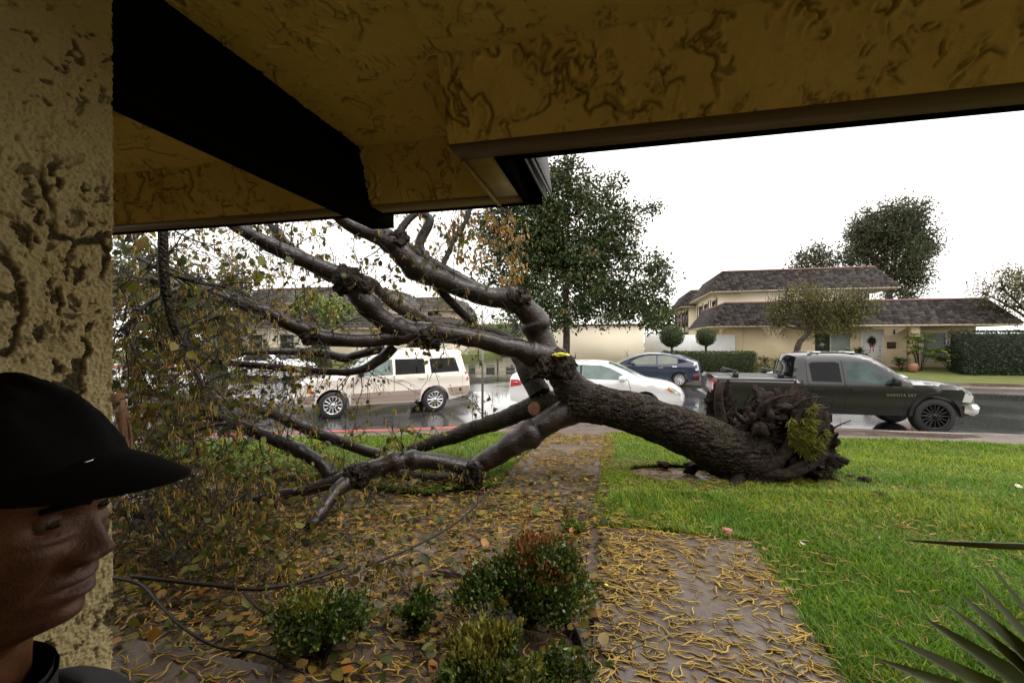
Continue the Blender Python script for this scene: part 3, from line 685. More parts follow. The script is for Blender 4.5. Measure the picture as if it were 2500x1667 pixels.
def stub(x, y, r, Y, d, mat, nm):
    c = P(x * K, y * K, Y); R = r * K / FPX * Y; d = np.array(d, float); d /= np.linalg.norm(d)
    V, Q = tube(*resample([c - d * .18, c - d * .06, c], [R * 1.05, R * 1.02, R * .98], .02), 18, False, .10, 9, 3)
    mb = MB(); mb.add(V, Q); mb.build('stub', MAT['bark_trunk'], tree, True)
    t = np.arange(18) / 18 * 6.283; a = np.cross(d, [0, 0, 1.0]); a /= np.linalg.norm(a); b = np.cross(d, a)
    ring = c + (np.cos(t)[:, None] * a + np.sin(t)[:, None] * b) * R * .93
    mb = MB(); mb.add(np.concatenate([ring, [c + d * .012]]), None, [(i, (i + 1) % 18, 18) for i in range(18)])
    return mb.build(nm, MAT[mat], tree)
stub(1226, 938, 17, 5.5, (-.45, -.85, .1), 'cutwood', 'cut_face')
# torn knots where limbs broke: splintered lumps at the forks
def lump(c, R, seed, mat, nm, amp=.45, sub=4, sq=(1, 1, 1), parent=tree, freq=1.0):
    bm = bmesh.new(); bmesh.ops.create_icosphere(bm, subdivisions=sub, radius=1.0)
    V = np.array([v.co[:] for v in bm.verts]); F = np.array([[v.index for v in f.verts] for f in bm.faces]); bm.free()
    rs = mat == 'rootsoil'; a = fbm(V * 1.6 * freq + seed, seed, 5, .56 if rs else .62); b = np.abs(fbm(V * 4.5 * freq + seed, seed + 1, 3, .6))
    V = V * (1 + amp * a * 1.4 - amp * (.8 if rs else .9) * b)[:, None] * np.array(sq) * R + np.array(c)
    mb = MB(); mb.add(V, None, F); return mb.build(nm, MAT[mat], parent, True, 60)
for k, (x, y, r, Y) in enumerate(((1285, 838, 36, 5.36), (1250, 845, 30, 5.3), (800, 645, 34, 4.58), (835, 662, 20, 4.6), (985, 775, 28, 4.88), (1190, 690, 32, 5.36), (915, 550, 24, 4.78), (1070, 662, 14, 5.2), (715, 772, 22, 4.42), (822, 1090, 30, 4.66), (1085, 1085, 30, 5.18))):
    lump(P(x * K, y * K, Y), r * K / FPX * Y, 200 + k, 'bark_trunk', 'knot', .5, 4)
mb = MB(); g = np.random.default_rng(4)               # splinters
for (x, y, r, Y) in ((1290, 860, 42, 5.2), (805, 640, 38, 4.5), (1000, 780, 26, 4.8), (1250, 860, 36, 5.2)):
    for k in range(34):
        c = P(x * K, y * K, Y) + g.normal(size=3) * r * K / FPX * Y * .5; d = norm(g.normal(size=3)) * g.uniform(.03, .1)
        mb.bar(c, c + d, g.uniform(.003, .008), .001, 4)
mb.build('splinter', MAT['twig'], tree, kind='stuff')
yl = lump(P(1288 * K, 815 * K, 5.2), .085, 230, 'yellow', 'broken_wood', .5, 3, (1.25, .8, .32)); yl['label'] = 'bright yellow patch on top of the broken limb'
lump(P(803 * K, 655 * K, 4.5), .05, 231, 'cutwood', 'broken_wood', .5, 3, (1, .6, .9))
mb = MB()
for k, (x0, y0, x1, y1, r) in enumerate(((275, 925, 292, 1040, 9), (268, 905, 283, 1010, 14), (292, 945, 302, 1055, 4))):
    V, Q = tube(*resample([P(x0 * K, y0 * K, 3.2), P((x0 + x1) / 2 * K + 4, (y0 + y1) / 2 * K, 3.18), P(x1 * K, y1 * K, 3.15)], np.array([r, r * .9, r * .15]) * K / FPX * 3.2, .03), 7, True, .3, 20, k); mb.add(V, Q)
mb.build('broken_wood', MAT['rawwood'], tree, True)

# root plate: clay, torn roots, a flap of turf
def at(x, y, Y): return P(x * K, y * K, Y)
for k, (x, y, Y, R, sq, amp) in enumerate(((1730, 1010, 5.75, .34, (1, .9, .8), .5), (1800, 985, 5.8, .46, (1.0, .8, 1.0), .62), (1835, 1060, 5.7, .36, (1, .9, .75), .5), (1760, 1065, 5.5, .28, (1.2, .8, .6), .5),
                                          (1655, 945, 5.85, .19, (.8, .7, 1.6), .7), (1650, 985, 5.8, .16, (1.1, .8, .8), .6), (1872, 1030, 5.75, .28, (.8, .8, 1.2), .62), (1720, 1040, 5.4, .2, (1.4, .8, .6), .5), (1690, 1085, 5.4, .13, (1.3, .9, .6), .5))):
    lump(at(x, y, Y), R, 300 + k, 'rootsoil', 'root_plate', amp * 1.15, 5, sq, freq=1.5)
g = np.random.default_rng(19)
mb = MB()
for k in range(70):                                  # clods still caught between the roots
    bm = bmesh.new(); bmesh.ops.create_icosphere(bm, subdivisions=2, radius=1.0); V = np.array([v.co[:] for v in bm.verts]); F = np.array([[v.index for v in f.verts] for f in bm.faces]); bm.free()
    a = g.uniform(0, 6.283); q = math.sqrt(g.uniform(.15, 1)); c = at(1800 + 105 * q * math.cos(a), 1020 + 92 * q * math.sin(a), g.uniform(5.3, 5.55)); R = g.uniform(.025, .085)
    V = V * (1 + .5 * fbm(V * 1.7 + k * 3.1, 600 + k, 3))[:, None] * R * g.uniform(.6, 1.3, 3) + c; mb.add(V, None, F)
mb.build('soil_clod', MAT['rootsoil'], tree, False, kind='stuff')
g = np.random.default_rng(12)
ROOTS = [[(1700, 1060, 26, 5.45), (1760, 1075, 17, 5.3), (1810, 1030, 12, 5.3), (1830, 960, 9, 5.35), (1850, 915, 6, 5.4)], [(1720, 1080, 22, 5.4), (1790, 1090, 15, 5.25), (1850, 1075, 10, 5.25), (1900, 1040, 7, 5.3)],
         [(1700, 1090, 20, 5.4), (1745, 1108, 12, 5.3), (1800, 1085, 9, 5.25), (1850, 1060, 6, 5.25)], [(1680, 1030, 20, 5.5), (1700, 985, 12, 5.55), (1745, 950, 8, 5.5), (1762, 912, 10, 5.5), (1775, 905, 6, 5.5)],
         [(1660, 1020, 18, 5.6), (1655, 965, 13, 5.7), (1648, 905, 9, 5.7), (1660, 880, 6, 5.75)], [(1640, 1000, 10, 5.6), (1615, 965, 8, 5.6), (1598, 955, 10, 5.6), (1585, 958, 6, 5.6)],
         [(1890, 1060, 12, 5.5), (1930, 1055, 9, 5.45), (1950, 1062, 7, 5.4)], [(1880, 1090, 11, 5.5), (1910, 1110, 6, 5.45), (1935, 1125, 3, 5.4)], [(1870, 1090, 9, 5.5), (1900, 1120, 5, 5.4), (1912, 1150, 2, 5.4)],
         [(1880, 1100, 8, 5.5), (1925, 1105, 4, 5.4), (1950, 1140, 1.5, 5.4)], [(1830, 960, 5, 5.5), (1870, 945, 3, 5.4), (1905, 935, 2, 5.4), (1920, 910, 1, 5.4)], [(1890, 1000, 4, 5.5), (1920, 980, 2, 5.4), (1955, 965, 1, 5.4)],
         [(1700, 1100, 16, 5.3), (1680, 1130, 12, 5.15), (1700, 1150, 8, 5.05)], [(1760, 1120, 12, 5.3), (1790, 1130, 8, 5.2), (1830, 1120, 5, 5.15)]]
for k in range(7):
    x, y = g.uniform(1690, 1880), g.uniform(925, 1100); a = math.atan2(y - 1040, x - 1730) + g.normal(0, .5); L = g.uniform(45, 110); r = g.uniform(4, 9); Yq = g.uniform(5.25, 5.5)
    ROOTS.append([(x, y, r, Yq), (x + L * .4 * math.cos(a), y + L * .4 * math.sin(a) * .8, r * .75, Yq - .06), (x + L * .75 * math.cos(a + .3), min(1120, y + L * .75 * math.sin(a + .3) * .8), r * .45, Yq - .08), (x + L * math.cos(a + .5), min(1125, y + L * math.sin(a + .5) * .8), r * .15, Yq - .1)])
for k, s in enumerate(ROOTS): limb(s, 'root', 'rootsoil', 9, .3, .03, 400 + k, 14, jit=.5)
mb = MB()
for k in range(300):
    x = g.uniform(1640, 1920); y = g.uniform(900, 1110); p0 = at(x, y, g.uniform(5.2, 5.5)); n = 5; pts = [p0]; d = norm(g.normal(size=3))
    if k > 150: p0 = at(g.uniform(1850, 1910), g.uniform(1040, 1100), 5.4); pts = [p0]; d = norm(np.array([.9, -.2, g.uniform(-.9, .15)]))
    L = g.uniform(.04, .14) if k <= 150 else g.uniform(.05, .10)
    for i in range(n): d = norm(d + g.normal(size=3) * .35); pts.append(pts[-1] + d * L * .5)
    V, Q = tube(np.array(pts), np.linspace(.005, .0008, n + 1) * g.uniform(.4, 1.2), 4); mb.add(V, Q)
mb.build('fine_root', MAT['rootsoil'], tree, kind='stuff')
lump(at(1866, 985, 5.34), .21, 330, 'rootsoil', 'turf_flap', .5, 4, (.95, .4, 1.3), freq=1.3)
k = 8000; mb = MB(); g = np.random.default_rng(13)
th = g.uniform(0, 6.283, k); rr = np.sqrt(g.uniform(0, 1, k))
c = at(1862, 985, 5.2)
sel = g.uniform(size=k) < .35
pp = np.stack([c[0] + rr * np.cos(th) * .22, np.full(k, c[1]) + .06 * rr - .0, c[2] + rr * np.sin(th) * .31], 1)
keepb = fbm(pp * 8, 91, 3) > .0
c2 = at(1830, 1115, 5.2); pp[sel] = np.stack([c2[0] + rr * np.cos(th) * .38, c2[1] + rr * np.sin(th) * .15 + .1, c2[2] + .10 * np.abs(np.sin(th)) - .08 * rr], 1)[sel]
dd = norm(np.stack([g.normal(0, .5, k), g.uniform(-1, -.2, k), g.normal(-.7, .55, k)], 1))
kb = keepb | sel; pp, dd = pp[kb], dd[kb]; k = len(pp)
scatter(mb, LEAF2, pp, dd, rdir(k, g), g.uniform(.05, .13, k), g.uniform(0, .999, k), .09)
mb.build('turf_blade', MAT['tornturf'], tree, kind='stuff')

# twigs, leaves and hanging catkins
g = np.random.default_rng(77)
tw = MB(); LP = []; LD = []; LS = []; CP = []; CD = []; CL = []
EAVE = 2.32
def clear_of_house(p):
    u, v = UV(p[..., 0], p[..., 1]); return v > EAVE
def twig(p0, d0, L, r0, depth, grav, leaves=1.0, g=g):
    n = max(4, int(L / .07)); pts = [np.array(p0, float)]; d = np.array(d0, float); fl = gz(p0[0], p0[1]) + .01
    for i in range(n):
        d = norm(d + g.normal(size=3) * .20 + np.array([0, 0, -grav]) * (.10 + .12 * i / n)); q = pts[-1] + d * L / n
        if q[2] < fl: q[2] = fl + g.uniform(0, .03); d[2] = abs(d[2]) * .2
        pts.append(q)
    pts = np.array(pts)
    if not clear_of_house(pts).all(): return
    V, Q = tube(pts, np.linspace(r0, r0 * .35, n + 1), 5 if r0 > .004 else 3); tw.add(V, Q, rnd=g.uniform())
    if depth:
        for k in range(g.integers(1, 4) + (depth == 2)):
            i = g.integers(1, n); sd = norm(d * .6 + norm(pts[i] - pts[i - 1]) * .5 + g.normal(size=3) * .65)
            twig(pts[i], sd, L * g.uniform(.3, .6), r0 * .55, depth - 1, grav * 1.3, leaves, g)
    for k in range(int(g.poisson((1.0 if depth == 0 else .55) * leaves))):
        i = g.integers(max(1, n // 3), n + 1); LP.append(pts[i]); LD.append(norm(g.normal(size=3) * .6 + [0, 0, -.7])); LS.append(.024 + .056 * g.uniform() ** 1.8)
    for k in range(int(g.poisson((.42 if depth == 0 else .16) * leaves))):
        i = g.integers(max(1, n // 2), n + 1)
        for j in range(g.integers(2, 5)):
            CP.append(pts[i] + g.normal(size=3) * .012); CD.append(norm(g.normal(size=3) * .22 + [0, 0, -1])); CL.append(g.uniform(.035, .075))
def grow(name, n, L=(.4, 1.1), t=(.2, 1), up=.0, out=.5, leaves=1.0, grav=.5, depth=2, r0=.006):
    p, r = LIMBS[name]; m = len(p)
    for k in range(n):
        i = min(m - 2, int(m * g.uniform(*t))); ax = norm(p[min(i + 2, m - 1)] - p[max(i - 2, 0)])
        d = norm(ax * out + g.normal(size=3) * .6 + np.array([0, 0, up])); twig(p[i] + d * r[i] * .8, d, g.uniform(*L), r0 * g.uniform(.6, 1.2), depth, grav, leaves)
grow('B', 26, (.35, .9), (.45, 1), .2); grow('B', 7, (.3, .7), (.1, .45), -.2); grow('C', 40, (.4, 1.0), (.25, 1), 0); grow('D', 16, (.3, .8), (.5, 1), .2); grow('D', 8, (.3, .6), (.2, .5), -.1, leaves=.6)
grow('D2', 14, (.4, .9), (.3, 1), .4); grow('D3', 12, (.3, .8), (.4, 1), .4); grow('D4', 16, (.3, .9), (.3, 1), .2); grow('D5', 7, (.2, .6), (.6, 1), -.1); grow('E', 12, (.3, .8), (.4, 1), .1)
grow('B2', 12, (.4, .9), (.3, 1), .2); grow('B3', 12, (.4, .9), (.3, 1), .2); grow('K', 22, (.4, 1.0), (0, 1), .1, .2); grow('L', 26, (.3, .8), (.1, 1), 0); grow('L2', 16, (.3, .8), (.2, 1), 0)
grow('I', 42, (.4, 1.0), (.15, 1), .25); grow('J', 30, (.4, 1.0), (.1, 1), .25); grow('H', 34, (.3, .8), (.2, 1), .35); grow('G', 16, (.3, .8), (.45, 1), .5); grow('G2', 8, (.3, .6), (.4, 1), .3); grow('F', 12, (.3, .8), (.4, 1), .5)
for n_, k in (('B', 46), ('D', 40), ('D2', 30), ('C', 36), ('B2', 24), ('B3', 24), ('D3', 14)): grow(n_, k, (.25, .7), (.3, 1), -.1, .3, .55, 1.5, 1, .0028)
for n_ in ('Q1', 'Q2', 'Q3', 'Q4'): grow(n_, 26, (.3, .8), (.1, 1), .1)
grow('Mg', 14, (.3, .7), (0, .8), .4); grow('Pg', 22, (.3, .8), (0, 1), .5)
for n_ in ('S0', 'S1', 'S2', 'S4', 'S5'): grow(n_, 12, (.2, .5), (.1, 1), .35, depth=1, r0=.004)
# the dense broken top of the tree lying against the corner of the porch
for k in range(540):
    x = 258 + abs(g.normal(0, 190)); y = g.uniform(540, 1180); Y = g.uniform(4.3, 6.0) if x > 400 else g.uniform(2.9, 5.2)
    if y > 900: Y = min(Y, CAM_H * FPX / (y * K - 833.5) * .97)
    twig(P(x * K, y * K, Y), norm(g.normal(size=3) * .8 + [-.2, 0, .1]), g.uniform(.3, .9), g.uniform(.002, .006), 2, .45, 1.0 if x < 420 else .8)
for k in range(150):
    x = g.uniform(330, 1000); y = g.uniform(1130, 1420); Y = CAM_H * FPX / (y * K - 833.5) * g.uniform(.86, .99)
    if Y < 2.5: continue
    twig(P(x * K, y * K, Y), norm(g.normal(size=3) * [1, 1, .35] + [0, 0, .1]), g.uniform(.25, .6), g.uniform(.002, .005), 1, .5, 1.0)
for k in range(240):
    x = 258 + abs(g.normal(0, 200)); y = g.uniform(1000, 1400); Y = CAM_H * FPX / (y * K - 833.5) * g.uniform(.80, .99)
    if Y < 2.45 or Y > 4.9: continue
    twig(P(x * K, y * K, Y), norm(g.normal(size=3) * [1, 1, .5] + [0, 0, .25]), g.uniform(.25, .7), g.uniform(.002, .0055), 1 + (k % 2), .45, 1.5)
tw.build('twig', MAT['twig'], tree, True, kind='stuff')
LP = np.array(LP); LD = np.array(LD); LS = np.array(LS); CP = np.array(CP); CD = np.array(CD); CL = np.array(CL)
ok = clear_of_house(LP) & (np.abs(LP[:, 0]) < 1.2 * LP[:, 1] + .2); LP, LD, LS = LP[ok], LD[ok], LS[ok]
ap = LS / LP[:, 1]; order = np.argsort(-ap); big, rest = order[:300], order[300:]
mb = MB(); scatter(mb, LEAF6, LP[rest], LD[rest], rdir(len(rest), g), LS[rest], g.uniform(0, .999, len(rest)), 1.0)
mb.build('leaf', MAT['treeleaf'], tree, kind='stuff')
lt = MB(); lt.add(*[LEAF6[0]], None, LEAF6[2]); leaf_me = lt.mesh('leaf'); leaf_me.materials.append(MAT['treeleaf'])
for i in big: inst('leaf', leaf_me, tree, frame_matrix(LP[i], LD[i], rdir(1, g)[0], LS[i] * 1.15))
ap = CL / CP[:, 1]; order = np.argsort(-ap); big, rest = order[:300], order[300:]
mb = MB(); gr = g.integers(0, 8, len(rest))
for j in range(8):
    s = rest[gr == j]; tv, tq, tt = CATK[j]; scatter(mb, (tv + [.5, 0, 0], tq, tt), CP[s], CD[s], rdir(len(s), g), CL[s], g.uniform(0, .95, len(s)))
mb.build('catkin', MAT['catkin'], tree, kind='stuff')
cat_me = []
for j in range(8):
    lt = MB(); lt.add(CATK[j][0] + [.5, 0, 0], CATK[j][1]); me = lt.mesh('catkin'); me.materials.append(MAT['catkin']); cat_me.append(me)
for i in big: inst('catkin', cat_me[g.integers(8)], tree, frame_matrix(CP[i], CD[i], rdir(1, g)[0], CL[i]))
# brown leaves still hanging in clusters high in the crown
k = 520; c = g.integers(0, 26, k); cx = g.uniform(1020, 1200, 26); cy = g.uniform(480, 640, 26)
pp = np.array([P(cx[a] * K, cy[a] * K, 5.5) for a in c]) + g.normal(size=(k, 3)) * [.06, .08, .07]
mb = MB(); scatter(mb, LEAF6, pp, norm(g.normal(size=(k, 3)) * .35 + [0, 0, -1]), rdir(k, g), g.uniform(.05, .09, k), g.uniform(0, 1, k), .55)
mb.build('hanging_leaf', MAT['oldleaf'], tree, kind='stuff')
for a in range(26):
    pass
tw2 = MB()
for a in range(26):
    p0 = P(cx[a] * K, cy[a] * K - 4, 5.5); p1 = P((cx[a] * .55 + 1060 * .45) * K, (cy[a] - 60) * K, 5.4)
    V, Q = tube(resample([p0, (p0 + p1) / 2 + [0, 0, .06], p1], [.003, .004, .006], .05)[0], np.linspace(.002, .006, len(resample([p0, (p0 + p1) / 2 + [0, 0, .06], p1], [.003, .004, .006], .05)[0])), 4); tw2.add(V, Q)
tw2.build('twig', MAT['twig'], tree, kind='stuff')

# ------------------------------------------------------------------ litter on the ground
def ground_z(x, y):
    u, v = UV(x, y); z = gz(x, y) - .03
    z = np.where((u > -.13) & (u < 1.11) & (v < 4.11), gz(x, y) + .018, z)
    z = np.where((u > -1.34) & (u < -.23) & (v > 3.05) & (v < 9.1), gz(x, y) + .015, z)
    z = np.where((u < -1.42) & (v < 1.93), .033, z)
    z = np.where(lawn_mask(np.atleast_1d(x).ravel(), np.atleast_1d(y).ravel()).reshape(np.shape(x)), gz(x, y) + .04, z)
    return z
def litter(n, box, dens, seed):
    g = np.random.default_rng(seed); u = g.uniform(box[0], box[1], n); v = g.uniform(box[2], box[3], n)
    x = CU * u + SU * v; y = -SU * u + CU * v
    k = (g.uniform(size=n) < dens(u, v, np.stack([x, y, x * 0], -1))) & (np.abs(x) < 1.2 * y + .2)
    return x[k], y[k], g
def d_pad(u, v, p): return .52 + .6 * fbm(p * 2.3, 61, 3)
x, y, g = litter(3600, (-.12, 1.10, .9, 4.1), d_pad, 31)
z = ground_z(x, y) + .006; s = g.uniform(.05, .105, len(x)); order = np.argsort(y)
n300 = 300
flat_me = []
for j in range(8):
    lt = MB(); lt.add(*CATK[j][:2]); me = lt.mesh('catkin'); me.materials.append(MAT['catkin']); flat_me.append(me)
    me.polygons.foreach_set('use_smooth', np.ones(len(me.polygons), bool))
def wind_dir(k, g):
    a = np.where(g.uniform(size=k) < .65, g.normal(-.35, .45, k), g.uniform(0, 6.28, k)); return np.stack([np.cos(a), np.sin(a), g.normal(0, .04, k)], 1)
D = wind_dir(len(x), g)
vis = (y > 1.9)
order = [i for i in order if vis[i]]
for i in order[:n300]:
    o = inst('catkin', flat_me[g.integers(8)], None, frame_matrix((x[i], y[i], z[i]), D[i], (g.normal(0, .1), g.normal(0, .1), 1), s[i]))
    tag(o, 'yellow brown catkin lying on the wet concrete of the near walk', 'catkin', 'catkins fallen on the near walk')
UPN = lambda k, g: norm(np.stack([g.normal(0, .12, k), g.normal(0, .12, k), np.ones(k)], 1))
def heap(name, x, y, g, label, sz=(.06, .105), lift=.006, mat='catkin_old'):
    mb = MB(); k = len(x); gr = g.integers(0, 8, k); z = ground_z(x, y) + lift + g.uniform(0, .012, k); D = wind_dir(k, g); s = g.uniform(*sz, k)
    for j in range(8):
        m = gr == j; scatter(mb, CATK[j], np.stack([x, y, z], 1)[m], D[m], UPN(m.sum(), g), s[m], g.uniform(0, .97, m.sum()))
    return tag(mb.build(name, MAT[mat], None, True), label, 'catkins', kind='stuff')
r_ = np.array(order[n300:]); heap('catkin_litter', x[r_], y[r_], g, 'yellow catkins strewn over the far end of the near walk', mat='catkin')
x, y, g = litter(8000, (-1.45, -.05, 3.0, 9.1), lambda u, v, p: .42 + .9 * fbm(p * 1.6, 62, 3), 32); heap('catkin_litter', x, y, g, 'thick drift of catkins on the brown walk under the trunk')
x, y, g = litter(8500, (-4.6, -.1, 1.5, 4.9), lambda u, v, p: np.where(v > 2.0, .62, .06) + .6 * fbm(p * 1.4, 63, 3), 33); heap('catkin_litter', x, y, g, 'catkins covering the wet bed below the broken branches', mat='catkin')
x, y, g = litter(4600, (-.2, 4.8, .8, 6.2), lambda u, v, p: np.clip(.75 - .14 * np.hypot(u - 1, v - 3), .03, 1) * (.7 + .8 * fbm(p * 1.5, 64, 2)), 34); heap('catkin_litter', x, y, g, 'straw coloured catkins scattered in the lawn grass', lift=.0, mat='catkin', sz=(.045, .10))
x, y, g = litter(700, (1.2, 3.0, 3.9, 6.1), lambda u, v, p: np.exp(-((u - .35) ** 2 + (v - 6.0) ** 2)) * 0 + .0, 35)
x, y, g = litter(1500, (-.2, 1.7, 5.1, 6.6), lambda u, v, p: .5 + 0 * u, 36); heap('catkin_litter', x, y, g, 'catkins on the bare patch of lawn beneath the trunk', lift=-.015)
x, y, g = litter(420, (-.25, .45, 2.9, 4.4), lambda u, v, p: .8 - 1.3 * np.abs(u + .1) + .6 * fbm(p * 3, 5, 2), 39); heap('catkin_litter', x, y, g, 'catkins drifted at the joint of the two walks')
# leaves lying on the ground
x, y, g = litter(6500, (-4.6, -.05, 1.2, 5.6), lambda u, v, p: np.where(v > 2.0, .55, .07) + .5 * fbm(p * 1.2, 65, 2), 37)
mb = MB(); k = len(x); z = ground_z(x, y) + g.uniform(.004, .05, k); ob = (g.uniform(size=k) < .45).astype(int); dd = rdir(k, g) * [1, 1, .3]; nn = norm(rdir(k, g) * .55 + [0, 0, 1]); ss = g.uniform(.035, .09, k); rr = g.uniform(0, .999, k)
for j in (0, 1): s = ob == j; scatter(mb, LEAF6, np.stack([x, y, z], 1)[s], dd[s], nn[s], ss[s], rr[s], 1.0, m=j)
tag(mb.build('leaf_litter', [MAT['treeleaf'], MAT['oldleaf']]), 'green and brown leaves stripped off the tree onto the bed', 'leaves', kind='stuff')
x, y, g = litter(2600, (-4.6, -.05, 2.0, 5.2), lambda u, v, p: .5 + .5 * fbm(p * 1.2, 66, 2), 38)
mb = MB()
for k in range(len(x)):
    z = ground_z(x[k], y[k]) + g.uniform(.004, .05); a = g.uniform(0, 6.28); L = g.uniform(.06, .3); p0 = np.array([x[k], y[k], z]); d = np.array([math.cos(a), math.sin(a), g.normal(0, .15)]); q = p0 + d * L
    m_ = (p0 + q) / 2 + g.normal(size=3) * L * .08; V, Q = tube(np.array([p0, m_, q]), np.array([.003, .0025, .001]) * g.uniform(.6, 1.6), 4); mb.add(V, Q)
tag(mb.build('twig_litter', MAT['twig']), 'snapped twigs lying all over the wet bed', 'twigs', kind='stuff')
# ------------------------------------------------------------------ shrubs, hedges and standing trees
MAT['shrubleaf'] = LM('glossy shrub leaves', [(0, (.018, .036, .008)), (.5, (.045, .08, .012)), (.85, (.09, .135, .02)), (1, (.15, .15, .03))], .3, .5, .25)
MAT['redtip'] = LM('red shrub tips', [(0, (.07, .05, .012)), (.35, (.16, .09, .02)), (.6, (.24, .06, .022)), (.85, (.34, .10, .05)), (1, (.12, .10, .02))], .4, .4, .2)
MAT['goldtip'] = LM('golden shrub tips', [(0, (.1, .11, .02)), (.5, (.2, .19, .03)), (1, (.3, .24, .05))], .4, .4, .2)
MAT['magnolia'] = LM('magnolia leaves', [(0, (.016, .03, .009)), (.5, (.04, .066, .016)), (.85, (.085, .12, .026)), (.95, (.13, .09, .03)), (1, (.17, .10, .035))], .4, .28, .12)
MAT['pine'] = LM('dark feathery leaves', [(0, (.028, .036, .02)), (.6, (.06, .07, .036)), (1, (.12, .115, .065))], .6, .3, .2)
MAT['hedge'] = LM('hedge leaves', [(0, (.02, .045, .008)), (.6, (.05, .085, .014)), (1, (.10, .14, .022))], .45, .4, .2)
MAT['darkhedge'] = LM('dark hedge leaves', [(0, (.010, .022, .010)), (.6, (.02, .04, .016)), (1, (.04, .07, .022))], .4, .4, .2)
MAT['pollard'] = LM('yellow green leaves', [(0, (.03, .036, .008)), (.4, (.07, .072, .014)), (.8, (.15, .135, .025)), (1, (.14, .075, .02))], .5, .4, .25)
MAT['tropic'] = LM('lime tropical leaves', [(0, (.05, .10, .012)), (.5, (.12, .19, .02)), (1, (.24, .28, .04))], .35, .4, .25)
MAT['core'] = M('inner twigs', (.02, .02, .012), .9)
MAT['treebark'] = bark('tree bark', (.03, .022, .017), (.07, .052, .042), (.12, .095, .08), 6, .7, .03, rough=.6)

def shrub(name, label, c, rad, n, leaf, mats, seed, group=None, top=.35, cat='shrub', size=(.019, .038)):
    """a low bush: stems, a mass of small leaves, tips of another colour on the sunny side"""
    t = thing(name, label, cat, c, 0, group); g = np.random.default_rng(seed)
    k = int(n * .16); cl = norm(g.normal(size=(k, 3))); cl[:, 2] = np.abs(cl[:, 2]); cl = cl * (g.uniform(.35, 1, (k, 1)) ** .45)
    R = np.array(rad); lum = 1 + .55 * fbm(cl * 1.9 + seed, seed, 3); nb = 7; bc = g.normal(size=(nb, 3)) * [.36, .36, .24] + [0, 0, .34]; bs = g.uniform(.40, .64, nb); wb = g.integers(0, nb, k); cl = bc[wb] + cl * [1, 1, 1.0] * bs[wb][:, None] * lum[:, None]; cl[:, 2] = np.abs(cl[:, 2]) * .95; cl = cl * R
    nsh = 34; q = g.integers(0, k, nsh); sh_ = cl[q] * g.uniform(1.05, 1.3, (nsh, 1)) + [0, 0, .02]; cl = np.concatenate([cl, sh_, sh_, cl[q] * 1.08]); k = len(cl)
    idx = g.integers(0, k, n); pp = cl[idx] + g.normal(size=(n, 3)) * R.mean() * .055
    pp[:, 2] = np.maximum(pp[:, 2], .01); dd = norm(norm(pp + 1e-3) * .7 + g.normal(size=(n, 3)) * .6 + [0, 0, .35])
    hi = (pp[:, 2] / R[2] + .45 * vnoise(pp * 9, seed) + g.normal(0, .16, n)) > 1.02 - top
    mb = MB(); s = g.uniform(*size, n); m = ~hi
    scatter(mb, LEAF2, pp[m], dd[m], rdir(m.sum(), g), s[m], g.uniform(0, .999, m.sum()), 1.05); mb.build('foliage', leaf, t, kind='stuff')
    if hi.any():
        mb = MB(); scatter(mb, LEAF2, pp[hi], norm(dd[hi] + [0, 0, .8]), rdir(hi.sum(), g), s[hi], g.uniform(0, .999, hi.sum()), .8); mb.build('leaf_tips', mats, t, kind='stuff')
    mb = MB()
    for i in range(0, k, max(1, k // 46)):
        q = cl[i]; V, Q = tube(*resample([[q[0] * .1, q[1] * .1, -.03], q * .5 + g.normal(size=3) * .02, q], [.006, .004, .0015], .06), 4); mb.add(V, Q)
    mb.build('stem', MAT['twig'], t, kind='stuff'); return t
def gp(px, py, dz=0.0):        # where the ray through a photograph pixel meets the near ground
    Y = CAM_H * FPX / (py - 833.5)
    for _ in range(4):
        x = (px - 1250) / FPX * Y; Y = (CAM_H - float(gz(x, Y)) - dz) * FPX / (py - 833.5)
    return ((px - 1250) / FPX * Y, Y, float(gz((px - 1250) / FPX * Y, Y)) + dz)
shrub('red_tipped_shrub', 'rounded shrub with red new tips at the edge of the walk', gp(1285, 1520), (.40, .3, .42), 14000, MAT['shrubleaf'], MAT['redtip'], 41, top=.11)
shrub('low_shrub', 'low golden green shrub nearest the bottom edge of the bed', gp(1195, 1690), (.28, .2, .25), 6500, MAT['shrubleaf'], MAT['goldtip'], 42, top=.3, cat='shrub')
shrub('leggy_shrub', 'narrow upright dark shrub left of the red tipped one', gp(790, 1590), (.27, .2, .31), 6000, MAT['shrubleaf'], MAT['goldtip'], 47, top=.05)
shrub('small_shrub', 'tiny dark green seedling shrub between two larger bushes', gp(1030, 1525), (.13, .12, .17), 1500, MAT['shrubleaf'], MAT['shrubleaf'], 44, top=.1)
shrub('bedding_plant', 'small green plant with an orange flower by the walk corner', gp(1395, 1305), (.10, .09, .13), 500, MAT['tropic'], MAT['redtip'], 45, top=.12, cat='plant', size=(.03, .05))
# bender board round the bed
mb = MB(); e = np.array([gp(x, y) for x, y in ((1446, 1740), (1440, 1667), (1430, 1600), (1412, 1545), (1385, 1510), (1340, 1490))]); e, _ = resample(e, np.ones(6), .04)
nrm2 = np.gradient(e, axis=0); nrm2 = norm(np.stack([-nrm2[:, 1], nrm2[:, 0], nrm2[:, 0] * 0], 1)); m = len(e)
rows = [e + [0, 0, -.06], e + [0, 0, .016], e + nrm2 * .012 + [0, 0, .016], e + nrm2 * .012 + [0, 0, -.06]]
i = np.arange(3)[:, None] * m; j = np.arange(m - 1)[None]; mb.add(np.concatenate(rows), np.stack([i + j, i + j + 1, i + m + j + 1, i + m + j], -1).reshape(-1, 4))
tag(mb.build('garden_edging', MAT['black']), 'thin dark curved edging strip between shrub bed and walk', 'edging')

